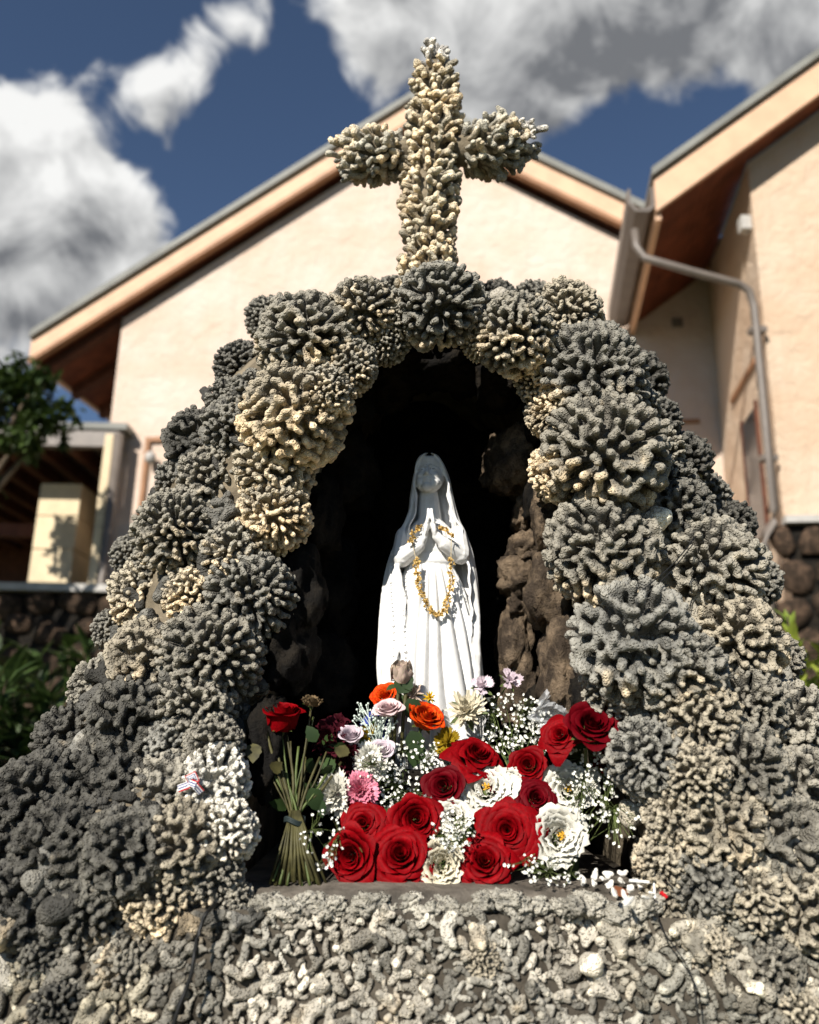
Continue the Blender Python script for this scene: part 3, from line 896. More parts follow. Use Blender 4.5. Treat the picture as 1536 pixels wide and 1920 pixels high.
# (px, py, radius px, style, depth shift m, tone, cream amount)
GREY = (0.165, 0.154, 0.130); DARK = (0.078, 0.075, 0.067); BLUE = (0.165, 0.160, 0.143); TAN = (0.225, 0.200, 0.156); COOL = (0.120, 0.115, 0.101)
HL = [
 (826, 574, 92, 'meander', -.03, COOL, .15), (683, 585, 70, 'meander', -.01, GREY, .30), (578, 640, 100, 'finger', -.01, GREY, .12),
 (452, 690, 55, 'finger', .05, DARK, -.2), (555, 780, 108, 'meander', -.02, TAN, .5), (372, 830, 68, 'stub', .05, DARK, -.3),
 (515, 880, 78, 'meander', -.03, TAN, .55), (515, 965, 76, 'meander', -.03, TAN, .6), (405, 905, 76, 'meander', .01, GREY, .25),
 (333, 995, 84, 'finger', .0, GREY, .28), (445, 1040, 72, 'meander', -.02, GREY, .3), (470, 1115, 90, 'finger', -.03, COOL, .2),
 (272, 1118, 70, 'meander', .02, TAN, .4), (365, 1120, 62, 'meander', .0, TAN, .55), (400, 1230, 104, 'finger', -.03, GREY, .12),
 (275, 1235, 78, 'stub', .0, TAN, .12), (195, 1290, 68, 'meander', .04, GREY, -.05), (372, 1325, 82, 'meander', -.03, GREY, .05),
 (245, 1355, 90, 'stub', -.01, COOL, -.2), (140, 1395, 78, 'stub', .03, DARK, -.2), (325, 1400, 60, 'stub', -.03, BLUE, 0), (400, 1395, 58, 'stub', -.05, GREY, .1),
 (205, 1480, 104, 'stub', -.01, DARK, -.3), (75, 1500, 96, 'stub', .02, DARK, -.3), (330, 1490, 86, 'stub', -.03, GREY, .0),
 (400, 1470, 74, 'fan', -.06, (0.48, .46, .41), .05), (120, 1590, 96, 'stub', 0, DARK, -.3), (0, 1600, 90, 'stub', .02, DARK, -.3), (240, 1600, 90, 'stub', -.02, COOL, -.2),
 (350, 1580, 84, 'stub', -.03, TAN, .12), (425, 1560, 66, 'fan', -.04, (0.42, .40, .35), .15), (50, 1690, 86, 'stub', .01, DARK, -.2), (170, 1690, 84, 'stub', 0, COOL, -.1), (300, 1680, 76, 'meander', -.01, TAN, .25), (400, 1640, 60, 'stub', -.02, GREY, .2),
 # right side
 (965, 628, 82, 'finger', -.02, GREY, .30), (1062, 592, 70, 'meander', .02, TAN, .2), (930, 570, 48, 'stub', .05, DARK, -.2),
 (1110, 715, 112, 'finger', -.02, COOL, .02), (1195, 715, 60, 'stub', .08, DARK, -.2), (1035, 775, 50, 'meander', -.01, TAN, .4), (1010, 715, 48, 'finger', -.01, GREY, .3),
 (1135, 855, 122, 'meander', -.04, GREY, .20), (1235, 790, 48, 'stub', .08, DARK, -.3), (1280, 865, 60, 'stub', .05, DARK, -.3), (1050, 885, 58, 'meander', -.03, TAN, .5),
 (1130, 1035, 112, 'meander', -.04, GREY, .22), (1275, 965, 72, 'stub', .0, COOL, -.1), (1330, 1065, 104, 'finger', -.01, GREY, .1),
 (1370, 985, 48, 'stub', .06, DARK, -.2), (1190, 1205, 128, 'fan', -.06, BLUE, .08), (1375, 1200, 100, 'fan', -.02, TAN, .2), (1270, 1260, 92, 'meander', -.06, COOL, .25),
 (1150, 1290, 60, 'fan', -.05, GREY, .2), (1215, 1420, 84, 'fan', -.06, BLUE, -.15), (1310, 1350, 84, 'fan', -.05, TAN, .15), (1400, 1330, 80, 'meander', -.02, GREY, .12), (1490, 1365, 92, 'fan', .02, GREY, .08),
 (1305, 1455, 66, 'fan', -.06, TAN, .05), (1385, 1445, 96, 'fan', -.03, GREY, .10), (1500, 1475, 86, 'stub', .0, GREY, .1), (1262, 1530, 62, 'stub', -.04, TAN, .15), (1345, 1550, 92, 'fan', -.02, TAN, .1),
 (1455, 1580, 104, 'stub', 0, GREY, .15), (1550, 1570, 70, 'fan', .02, COOL, .1), (1245, 1615, 56, 'meander', -.03, TAN, .2), (1325, 1650, 70, 'stub', -.02, COOL, .15), (1410, 1680, 66, 'fan', -.01, TAN, .2), (1515, 1690, 88, 'stub', 0, TAN, .1),
 # chunks set in the base
 (85, 1790, 56, 'stub', 0, COOL, .1), (235, 1815, 60, 'stub', 0, GREY, .3), (1325, 1775, 54, 'stub', 0, TAN, .1), (1450, 1815, 62, 'stub', 0, GREY, .15), (905, 1800, 38, 'meander', 0, TAN, .35), (110, 1900, 60, 'fan', 0, DARK, .3), (1500, 1910, 58, 'fan', 0, TAN, .2),
 (1246, 1690, 48, 'stub', -.01, TAN, .1), (1300, 1710, 50, 'stub', -.01, GREY, .1), (430, 1690, 46, 'stub', -.01, GREY, .1),
 # second row showing over the shoulder
 (722, 640, 46, 'finger', .02, GREY, .25), (440, 800, 62, 'stub', .03, COOL, 0), (430, 860, 50, 'finger', .03, GREY, 0), (480, 745, 54, 'finger', .03, COOL, 0), (1225, 850, 60, 'finger', .03, GREY, -.1), (1250, 910, 60, 'stub', .03, COOL, 0), (1180, 770, 60, 'finger', .03, COOL, 0), (300, 1060, 56, 'finger', .03, GREY, .2), (505, 600, 48, 'finger', .10, COOL, -.2), (430, 750, 46, 'stub', .10, COOL, -.2), (335, 905, 46, 'stub', .10, COOL, -.3), (245, 1040, 40, 'stub', .12, COOL, 0), (215, 1180, 44, 'finger', .10, COOL, 0),
 (740, 560, 46, 'finger', .08, COOL, -.1), (1130, 650, 50, 'finger', .12, COOL, -.1), (1325, 930, 46, 'stub', .12, COOL, -.2), (1420, 1090, 48, 'stub', .10, COOL, 0), (1450, 1240, 56, 'fan', .08, GREY, .1), (655, 690, 58, 'finger', -.01, GREY, .35), (905, 640, 40, 'finger', .0, TAN, .4), (615, 735, 50, 'meander', -.01, GREY, .4), (755, 600, 44, 'finger', .0, GREY, .2), (1000, 570, 44, 'finger', .10, COOL, 0), (640, 600, 40, 'finger', .10, COOL, 0)]
hr = random.Random(55)
for (px, py, rp, style, dy, tone, cream) in HL:
    if 560 < px < 1000 and py < 800 and dy < .045: dy -= .05
    if px < 620 and 830 < py < 1500 and dy < .045: dy += .04
    h = hit(px, py)
    if h is None:
        Y = 1.70 + yoff(py) + dy
        loc = at(px, py, Y); nrm = (CAM - loc).normalized() + Vector((0.4 * (1 if px > 800 else -1), .3, .3))
    else:
        loc, nrm, _ = h
    d = ray(px, py)
    Y = min(loc.y, 1.535 + yoff(py)) + dy if dy < .045 else loc.y + dy * .6
    loc = CAM + d * (Y / d.y)
    sc = rp * Y / d.y * d.length / F * .97 / d.length * 1.02
    toc = (CAM - loc).normalized()
    radial = Vector(((px - 805) / 500, -.6, (1250 - py) / 900))
    z = (nrm.normalized() * .35 + toc * .75 + radial * .22).normalized()
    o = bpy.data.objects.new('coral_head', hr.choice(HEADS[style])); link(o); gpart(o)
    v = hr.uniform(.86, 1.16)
    if px < 300 and py > 1340: v *= .72  # lower left flank: dark crust, with the shade lying there put into the tone
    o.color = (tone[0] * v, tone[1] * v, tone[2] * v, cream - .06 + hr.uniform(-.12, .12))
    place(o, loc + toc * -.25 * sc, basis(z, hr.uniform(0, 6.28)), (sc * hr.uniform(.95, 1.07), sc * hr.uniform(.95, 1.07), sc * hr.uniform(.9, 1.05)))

# the sides and shoulders that turn away from the picture carry coral too
def body_pt(i, k): return V[i * row + k]
for i in range(1, NS - 1, 4):
    flank = i < 16 or i > NS - 17
    for k, jit in ((row - 2, 0), (row - 1, .2), (row - 1, .5), (row - 1, .85)):
        p = body_pt(i, row - 2).lerp(body_pt(i, row - 1), jit + hr.uniform(-.06, .06)) if jit else body_pt(i, row - 2) + Vector((0, .10, 0))
        out = Vector((p.x, .15, p.z - 1.0)).normalized()
        sc = hr.uniform(.075, .11)
        o = bpy.data.objects.new('coral_head', hr.choice(HEADS[hr.choice(('stub', 'fan', 'meander'))])); link(o); gpart(o)
        tn = hr.choice((GREY, DARK, COOL, TAN)); o.color = (*tn, hr.uniform(-.2, .2))
        place(o, p - out * sc * .75 if jit else p - out * sc * .9, basis(out, hr.uniform(0, 6.28)), sc)
    if flank:
        for u_ in range(5, row - 2, 2):
            p = body_pt(i, u_); c_ = (p - CAM); px_ = 768 + F * c_.dot(_r) / c_.dot(_f)
            if -60 < px_ < 1596: continue
            sc = hr.uniform(.07, .10); out = (Vector((.5 if p.x > 0 else -.5, -.8, .5))).normalized()
            o = bpy.data.objects.new('coral_head', hr.choice(HEADS[hr.choice(('stub', 'fan'))])); link(o); gpart(o)
            o.color = (*hr.choice((GREY, DARK, COOL)), hr.uniform(-.2, .1)); place(o, p - out * sc * .3, basis(out, hr.uniform(0, 6.28)), sc)

# ------------------------------------------------------------------ loose coral pieces set in the mortar
def make_piece(seed, kind):
    r = random.Random(seed); m = MB()
    rad = r.uniform(.34, .44)
    if kind == 'worm':
        n = r.randint(2, 4); ang = r.uniform(0, 6.28); turn = r.choice((-1, 1)) * r.uniform(.4, 1.1)
        p = Vector((0, 0, 0)); pts = [p]
        for k in range(n):
            ang += turn * r.uniform(.5, 1.2)
            if r.random() < .25: turn = -turn
            p = p + Vector((math.cos(ang), math.sin(ang), r.uniform(-.15, .15))) * .5; pts.append(p)
        c = sum(pts, Vector()) / len(pts)
        pts = [q - c for q in pts]
        for a, b in zip(pts, pts[1:]): m.capsule(a, b, rad * r.uniform(.85, 1.1), rad * r.uniform(.85, 1.15), 8)
    elif kind == 'fork':
        m.capsule((-.7, 0, 0), (0, 0, .05), rad * .9, rad, 8)
        for s in (-1, 1):
            e = Vector((r.uniform(.5, .8), s * r.uniform(.35, .6), r.uniform(0, .25)))
            m.capsule((0, 0, .05), e, rad, rad * 1.05, 8)
            if r.random() < .6: m.capsule(e * .7, e * .7 + Vector((.1, s * .1, .45)), rad * .8, rad * .8, 7)
    elif kind == 'knob':
        for k in range(r.randint(3, 6)):
            d = rdir(r); d.z = abs(d.z)
            m.capsule(d * .1, d * r.uniform(.45, .8), rad * 1.1, rad * r.uniform(.9, 1.15), 8)
    else:   # chip: flat broken plate
        for k in range(4):
            a = Vector((r.uniform(-.5, .5), r.uniform(-.5, .5), 0)); b = Vector((r.uniform(-.6, .6), r.uniform(-.6, .6), r.uniform(-.1, .2)))
            m.capsule(a, b, rad * .8, rad * .7, 7)
    me = remesh(m, .205, 1, .35, 'coral_piece')
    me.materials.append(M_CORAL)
    return me
PIECES = [make_piece(100 + i, ('worm', 'worm', 'fork', 'knob', 'chip', 'worm', 'fork', 'knob')[i % 8]) for i in range(18)]
def poisson(region, spacing, tries, seed):
    r = random.Random(seed); pts = []; cell = {}
    x0, y0, x1, y1 = region['box']
    for _ in range(tries):
        p = (r.uniform(x0, x1), r.uniform(y0, y1))
        if not region['ok'](*p): continue
        s = spacing * r.choice((.65, .8, 1, 1, 1.3, 1.7))
        k = (int(p[0] // spacing), int(p[1] // spacing)); bad = False
        for i in range(-2, 3):
            for j in range(-2, 3):
                for q in cell.get((k[0] + i, k[1] + j), ()):
                    if (q[0] - p[0]) ** 2 + (q[1] - p[1]) ** 2 < ((s + q[2]) / 2) ** 2: bad = True; break
                if bad: break
            if bad: break
        if bad: continue
        cell.setdefault(k, []).append((p[0], p[1], s)); pts.append((p[0], p[1], s))
    return pts
def ok_base(x, y):
    if y > 1712: return True
    if 430 < x < 1235: return y > 1700 + 12 * math.sin(x * .02)
    return y > 1640 and (x < 440 or x > 1225)
pts = poisson({'box': (-330, 1500, 1870, 2050), 'ok': ok_base}, 20, 90000, 3)
# also fill the mortar showing between the heads on the flanks and arch
def ok_flank(x, y):
    return (x < 455 or x > 1200) and y > 1250
pts2 = poisson({'box': (-330, 1250, 1870, 1720), 'ok': ok_flank}, 36, 9000, 4)
def ok_arch(x, y): return True
pts3_set = None
pts3 = poisson({'box': (200, 560, 1480, 1300), 'ok': ok_arch}, 40, 9000, 5)
pts3_set = set(pts3)
pr = random.Random(77)
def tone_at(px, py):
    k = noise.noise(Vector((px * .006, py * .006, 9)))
    if px < 480 and py < 1760: base = DARK if k < .15 else COOL  # left flank pieces: dark crust plus the flank's shade mixed into the colour
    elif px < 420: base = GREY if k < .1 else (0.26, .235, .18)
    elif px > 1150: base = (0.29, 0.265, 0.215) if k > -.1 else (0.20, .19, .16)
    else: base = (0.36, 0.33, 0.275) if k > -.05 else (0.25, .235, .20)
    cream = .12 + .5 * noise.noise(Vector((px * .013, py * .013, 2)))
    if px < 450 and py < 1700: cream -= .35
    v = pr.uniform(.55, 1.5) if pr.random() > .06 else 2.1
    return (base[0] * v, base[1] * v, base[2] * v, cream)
cand = []
for (px, py, s) in pts + pts2 + pts3:
    h = hit(px, py)
    if h is None: continue
    loc, nrm, dist = h
    if (px, py, s) in pts3_set and (loc.y > 1.8 or loc.y < 1.3): continue
    if (px, py, s) in pts3_set: s = min(s, 38)
    cand.append((s * pr.uniform(.68, .92), px, py, loc, nrm, dist))
cand.sort(key=lambda c: -c[0] * (1.6 if c[2] > 1640 else 1.0) * (1 if -10 < c[1] < 1546 and c[2] < 1925 else .01))
acc_v, acc_f, acc_c = [], [], []
nacc = 0
pc_cache = {}
for i, (s, px, py, loc, nrm, dist) in enumerate(cand):
    me = pr.choice(PIECES)
    toc = (CAM - loc).normalized()
    z = (nrm * .7 + toc * .5 + rdir(pr) * .35).normalized()
    rot = basis(z, pr.uniform(0, 6.28)); sc = s * dist / F
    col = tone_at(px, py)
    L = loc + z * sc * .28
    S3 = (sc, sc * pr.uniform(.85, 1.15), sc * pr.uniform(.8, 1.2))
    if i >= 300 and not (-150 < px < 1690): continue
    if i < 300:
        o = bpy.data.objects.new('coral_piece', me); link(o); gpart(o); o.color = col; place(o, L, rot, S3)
    else:
        if me.name not in pc_cache:
            co_ = np.empty(len(me.vertices) * 3); me.vertices.foreach_get('co', co_); pc_cache[me.name] = (co_.reshape(-1, 3), [tuple(p.vertices) for p in me.polygons])
        cv, cf = pc_cache[me.name]
        A = np.array(rot) * np.array(S3)[None, :]
        acc_v.append(cv @ A.T + np.array(L)[None, :])
        acc_f += [tuple(k + nacc for k in f) for f in cf]
        acc_c.append(np.repeat(np.array([[col[0], col[1], col[2], col[3]]]), len(cv), axis=0)); nacc += len(cv)
if nacc:
    me = mesh('coral_rubble', np.concatenate(acc_v).tolist(), acc_f, M_CORAL_T, True)
    ca_ = me.color_attributes.new('tint', 'FLOAT_COLOR', 'POINT')
    ca_.data.foreach_set('color', np.concatenate(acc_c).astype(np.float32).ravel())
    gpart(tag(obj('coral_rubble', me), kind='stuff'))
print('coral pieces', len(cand), 'rubble verts', nacc)

# ------------------------------------------------------------------ lava stones lining the niche
STONES = [stone_mesh(i, 4, .6) for i in range(8)]
ST_D = []; ST_B = []
for s in STONES:
    d_ = s.copy(); d_.materials.append(M_LAVA); ST_D.append(d_)
    b_ = s.copy(); b_.materials.append(M_LAVA_B); ST_B.append(b_)
def lava(px, py, Y, w, h, dep, brown, rot=0):
    o = bpy.data.objects.new('lava_stone', hr.choice(ST_B if brown else ST_D)); link(o); gpart(o)
    k = Y / F
    place(o, at(px, py, Y), Matrix.Rotation(rot, 3, 'Y') @ Matrix.Rotation(hr.uniform(-.4, .4), 3, 'Z'), (w * k * .62, dep, h * k * .62))
for a in [(968, 868, 1.80, 92, 118, .10, 1, .2), (1015, 775, 1.66, 60, 90, .08, 0, 0), (1020, 935, 1.70, 60, 80, .08, 0, .1), (1032, 985, 1.66, 58, 130, .09, 1, -.1),
          (985, 965, 1.82, 40, 60, .06, 1, .3), (985, 1030, 1.80, 56, 56, .07, 1, 0), (975, 1085, 1.80, 66, 66, .07, 1, .2), (1040, 1110, 1.68, 84, 130, .09, 1, .15),
          (978, 1140, 1.82, 46, 60, .07, 1, 0), (965, 1215, 1.84, 60, 130, .08, 1, .05), (1060, 1240, 1.64, 76, 150, .08, 1, .1), (970, 1310, 1.84, 70, 100, .08, 1, 0), (1105, 1300, 1.60, 70, 100, .08, 0, 0), (1010, 1230, 1.9, 60, 160, .08, 0, 0), (1020, 1340, 1.8, 70, 90, .08, 0, 0),
          (640, 880, 1.86, 120, 150, .10, 0, 0), (600, 960, 1.72, 70, 120, .09, 0, 0), (560, 1110, 1.66, 80, 150, .09, 0, 0), (545, 1220, 1.64, 70, 130, .09, 0, 0), (505, 1400, 1.58, 60, 150, .08, 0, 0), (620, 1100, 1.95, 100, 160, .1, 0, 0), (600, 1260, 1.9, 110, 130, .1, 0, 0), (650, 750, 1.72, 90, 80, .08, 0, 0),
          (940, 720, 1.75, 90, 80, .1, 0, 0), (800, 690, 1.75, 130, 60, .1, 0, 0), (720, 720, 1.8, 110, 80, .1, 0, 0), (870, 700, 1.78, 90, 60, .1, 0, 0)]:
    lava(*a)
for i in range(46):
    px, py = hr.uniform(560, 1040), hr.uniform(650, 1560)
    lava(px, py, hr.uniform(2.22, 2.32), hr.uniform(90, 150), hr.uniform(80, 140), .09, 0, hr.uniform(-.4, .4))

# ------------------------------------------------------------------ coral cross
YC = 1.70
cross = empty('coral_cross', at(802, 540, YC))
tag(cross, 'coral finger covered cross standing on the crown of the arch', 'cross')
bpy.context.view_layer.update()
CINV = cross.matrix_world.inverted()
def xpart(o): o.parent = cross; o.matrix_parent_inverse = CINV; return o
mpx = lambda Y: Y / F * 1.03
post = catmull([(800, 560, 49), (801, 480, 49), (805, 400, 50), (806, 310, 52), (814, 220, 50), (815, 150, 42), (816, 108, 26)], 26)
armL = catmull([(800, 292, 34), (745, 288, 42), (700, 292, 56), (660, 296, 52)], 12)
armR = catmull([(820, 290, 36), (880, 282, 48), (930, 276, 58), (978, 262, 42)], 12)
def core(path):
    m = MB()
    m.tube([at(p.x, p.y, YC) for p in path], [max(6, p.z - 13) * mpx(YC) for p in path], 14)
    return m
cm_ = MB()
for pth in (post, armL, armR):
    q = core(pth); cm_.add(q.v, q.f)
xpart(cm_.build('mortar_core', M_MORTAR, None, True))
def make_finger(seed):
    r = random.Random(seed); m = MB()
    k = r.random()
    b = Vector((r.uniform(-.25, .25), r.uniform(-.25, .25), .55)); e = b + Vector((r.uniform(-.4, .4), r.uniform(-.4, .4), .5))
    m.capsule((0, 0, -.1), b, .26, .30, 8); m.capsule(b, e, .30, r.uniform(.30, .38), 8)
    if k < .5:
        e2 = b + Vector((r.uniform(-.6, .6), r.uniform(-.6, .6), .35)); m.capsule(b, e2, .28, .3, 8)
    if k < .22:
        e3 = e + Vector((r.uniform(-.5, .5), r.uniform(-.5, .5), .05)); m.capsule(e, e3, .3, .27, 8)
    me = remesh(m, .18, 1, .35, 'coral_finger'); me.materials.append(M_CORAL); return me
FING = [make_finger(300 + i) for i in range(12)]
xr_ = random.Random(91)
fl = []
def scatter(path, n, endbias, tipfan):
    got = []
    for _ in range(n * 40):
        if len(got) >= n: break
        t = xr_.random() * (len(path) - 1); k = min(int(t), len(path) - 2); u = t - k
        p = path[k].lerp(path[k + 1], u); c = at(p.x, p.y, YC)
        ax = (at(path[k + 1].x, path[k + 1].y, YC) - at(path[k].x, path[k].y, YC)).normalized()
        a = ax.cross(Vector((0, 1, 0))).normalized(); b = ax.cross(a)
        th = xr_.uniform(0, 6.283); rad = a * math.cos(th) + b * math.sin(th)
        rr_ = max(4, p.z - 14) * mpx(YC)
        s = c + rad * rr_
        f = t / (len(path) - 1)
        if f > tipfan: d = (rad * (1 - .8 * (f - tipfan) / (1 - tipfan)) + ax * 1.3 * (f - tipfan) / (1 - tipfan))
        else: d = rad
        d = (d + ax * endbias + rdir(xr_) * .45).normalized()
        if all((s - g_).length > 12.5 * mpx(YC) for g_ in got):
            got.append(s); fl.append((s, d, p))
    # end cap
    p = path[-1]; c = at(p.x, p.y, YC); ax = (c - at(path[-2].x, path[-2].y, YC)).normalized()
    for _ in range(16):
        v = rdir(xr_)
        if v.dot(ax) < .2: continue
        fl.append((c + v * max(4, p.z - 16) * mpx(YC), (v + ax * .6).normalized(), p))
scatter(post, 640, .25, .86)
scatter(armL[3:], 290, .5, .45); scatter(armR[3:], 300, .6, .45)
fl.sort(key=lambda t: t[0].y)
acc_v, acc_f, acc_c, nacc = [], [], [], 0
for i, (s, d, p) in enumerate(fl):
    me = xr_.choice(FING)
    sc = xr_.uniform(17, 24) * mpx(YC); rot = basis(d, xr_.uniform(0, 6.28)); S3 = (sc * xr_.uniform(.85, 1.15), sc * .95, sc * xr_.uniform(.85, 1.2))
    arm = p.y < 330 and (p.x < 770 or p.x > 850)
    base = (0.30, 0.27, .21) if not arm else (0.28, 0.265, .225)
    v = xr_.uniform(.8, 1.25); col = (base[0] * v, base[1] * v, base[2] * v, (.48 if not arm else .36) + xr_.uniform(-.2, .2) - (.5 if p.y < 125 else 0))
    if p.y < 135 or p.x > 960: col = (.38 * v, .36 * v, .33 * v, -.2)  # top and right arm end: light from above put into a paler colour
    if i < 300 * 1:
        o = bpy.data.objects.new('coral_finger', me); link(o); xpart(o); o.color = col; place(o, s, rot, S3)
    else:
        if me.name not in pc_cache:
            co_ = np.empty(len(me.vertices) * 3); me.vertices.foreach_get('co', co_); pc_cache[me.name] = (co_.reshape(-1, 3), [tuple(q.vertices) for q in me.polygons])
        cv, cf = pc_cache[me.name]
        A = np.array(rot) * np.array(S3)[None, :]
        acc_v.append(cv @ A.T + np.array(s)[None, :]); acc_f += [tuple(k + nacc for k in f) for f in cf]
        acc_c.append(np.repeat(np.array([col]), len(cv), axis=0)); nacc += len(cv)
me = mesh('coral_fingers', np.concatenate(acc_v).tolist(), acc_f, M_CORAL_T, True)
ca_ = me.color_attributes.new('tint', 'FLOAT_COLOR', 'POINT'); ca_.data.foreach_set('color', np.concatenate(acc_c).astype(np.float32).ravel())
xpart(tag(obj('coral_fingers', me), kind='stuff'))

# ------------------------------------------------------------------ statue
YS = 1.75
def S(px, py, dpx=0.0): return at(px, py, YS) + Vector((0, dpx * MS, 0))
MS = (at(809, 1100, YS) - at(808, 1100, YS)).length
t = NT('white_painted_plaster'); p_ = t.pos()
c_ = t.mix(t.step(t.noise(24, 6, .65, p_), .45, .75), (.76, .755, .74), (.63, .615, .58))
c_ = t.mix(t.math('MULTIPLY', t.step(t.noise(150, 3, .6, p_), .70, .78), .6), c_, (.30, .27, .24))
M_PLASTER = t.done(c_, .5, t.bump(t.noise(90, 4, .6, p_), .25, .002), .35)
def loft(m, levels, nseg, fold, closed=True):
    """levels: (py, cx, hw, hd_front, hd_back)"""
    lv = catmull([(a, b, c) for a, b, c, d, e in levels], 60); lv2 = catmull([(d, e, 0) for a, b, c, d, e in levels], 60)
    V_ = []; n = len(lv)
    for A, B in zip(lv, lv2):
        py, cx, hw = A; hf, hb = B.x, B.y
        c = S(cx, py)
        for k in range(nseg):
            th = 2 * math.pi * k / nseg
            f = fold(th, py)
            x = math.sin(th) * (hw + f); y = -math.cos(th) * ((hf if math.cos(th) > 0 else hb) + f)
            V_.append(c + Vector((x * MS, y * MS, 0)))
    Fs = []
    for i in range(n - 1):
        for k in range(nseg):
            Fs.append((i * nseg + k, i * nseg + (k + 1) % nseg, (i + 1) * nseg + (k + 1) % nseg, (i + 1) * nseg + k))
    Fs.append(tuple(range(nseg))); Fs.append(tuple((n - 1) * nseg + k for k in range(nseg))[::-1])
    m.add(V_, Fs)
sm = MB()
def sstep(x, a, b):
    t_ = max(0, min(1, (x - a) / (b - a))); return t_ * t_ * (3 - 2 * t_)
def robe_fold(th, py):
    x = th if th < math.pi else th - 2 * math.pi
    amp = 7.0 * sstep(py, 1052, 1120) + 1.6 * sstep(py, 1050, 1000) * sstep(py, 975, 1000)
    sl = .0018 * (py - 1060)
    ph = x * 24 + 1.2 * math.sin(x * 3 + py * .006) - sl * 16 * sstep(x, 0, .9) 
    f = (abs(math.sin(ph * .5)) ** .7 - .55) * 2
    knee = 9 * math.exp(-((x + .38) / .32) ** 2) * sstep(py, 1120, 1250)     # a knee pressing forward
    return amp * f + knee
loft(sm, [(972, 806, 20, 14, 18), (986, 806, 34, 24, 26), (1004, 806, 48, 33, 34), (1030, 806, 52, 36, 36), (1050, 806, 45, 32, 34), (1066, 806, 47, 34, 36), (1100, 807, 58, 40, 42), (1160, 808, 72, 48, 50), (1230, 808, 80, 54, 54), (1310, 808, 84, 58, 56), (1390, 810, 84, 58, 56), (1450, 811, 80, 56, 54)], 150, robe_fold)
# sash
def band(th, py): return 0
loft(sm, [(1042, 806, 46, 33, 34), (1046, 806, 49, 36, 36), (1058, 806, 49, 36, 36), (1062, 806, 46, 33, 34)], 60, band)
# mantle: a thick open shell; levels (py, left silhouette, right silhouette, left edge, right edge, front depth, back depth)
ML = [(852, 796, 814, 804, 806, 10, 14), (856, 787, 822, 797, 812, 20, 27), (865, 780, 830, 785, 824, 24, 34), (880, 777, 838, 781, 830, 22, 38), (896, 773, 844, 778, 836, 20, 40), (915, 770, 848, 777, 840, 20, 40), (935, 767, 852, 779, 842, 22, 38), (958, 765, 857, 781, 845, 26, 36), (978, 757, 864, 776, 852, 30, 36), (1000, 744, 877, 768, 862, 36, 40), (1030, 731, 889, 758, 868, 42, 44), (1060, 721, 896, 752, 872, 44, 46), (1100, 714, 902, 754, 876, 48, 48), (1150, 711, 905, 762, 880, 52, 50), (1200, 710, 905, 756, 884, 56, 52), (1250, 708, 906, 744, 888, 58, 54), (1300, 712, 906, 735, 892, 58, 54), (1350, 722, 904, 737, 896, 56, 54), (1420, 735, 897, 748, 890, 54, 52)]
A_ = catmull([(a, b, c) for a, b, c, *_ in ML], 90); B_ = catmull([(d, e, f) for _, _, _, d, e, f, _ in ML], 90); C_ = catmull([(g_, 0, 0) for *_, g_ in ML], 90)
NSG = 110
V_ = []
for a, b, c in zip(A_, B_, C_):
    py = a.x; cx = (a.y + a.z) / 2; hw = (a.z - a.y) / 2 * (1 - .07 * sstep(a.x, 960, 1020)); hf, hb = b.z, c.x
    th0 = math.asin(max(-1, min(1, (b.x - cx) / hw)))        # left edge (negative)
    th1 = math.asin(max(-1, min(1, (b.y - cx) / hw)))
    cc = S(cx, py)
    for layer in (0, 1):
        for k in range(NSG + 1):
            u = k / NSG
            th = th1 + (2 * math.pi + th0 - th1) * u          # from right edge round the back to the left edge
            amp = 1.6 * sstep(py, 930, 1010) + 2.4 * sstep(py, 1050, 1200) + .7
            f = amp * (math.sin(th * 11 + 1.5 * math.sin(py * .012) + .004 * py) + .5 * math.sin(th * 23 + py * .01))
            # crimped hem along the open edges
            e = min(u, 1 - u)
            f += (2.2 * math.sin(py * .16) + 1.6 * math.sin(py * .07 + 2)) * math.exp(-e * 30) * sstep(py, 858, 880)
            f += 3.0 * math.exp(-e * 45) * sstep(py, 862, 885)
            inner = -5.0 if layer else 0
            lift = 7 * sstep(py, 1040, 1090); hw_, hf_, hb_ = hw + f + inner, hf + lift + f + inner, hb + f + inner
            x = math.sin(th) * hw_; y = -math.cos(th) * (hf_ if math.cos(th) > 0 else hb_)
            V_.append(cc + Vector((x * MS, y * MS, 0)))
n = len(A_); W = NSG + 1; Fs = []
def idx(i, l, k): return i * 2 * W + l * W + k
for i in range(n - 1):
    for k in range(NSG):
        Fs.append((idx(i, 0, k), idx(i, 0, k + 1), idx(i + 1, 0, k + 1), idx(i + 1, 0, k)))
        Fs.append((idx(i, 1, k), idx(i + 1, 1, k), idx(i + 1, 1, k + 1), idx(i, 1, k + 1)))
    for k in (0, NSG): Fs.append((idx(i, 0, k), idx(i + 1, 0, k), idx(i + 1, 1, k), idx(i, 1, k)))
for i in (0, n - 1):
    for k in range(NSG): Fs.append((idx(i, 0, k), idx(i, 1, k), idx(i, 1, k + 1), idx(i, 0, k + 1)))
sm.add(V_, Fs)
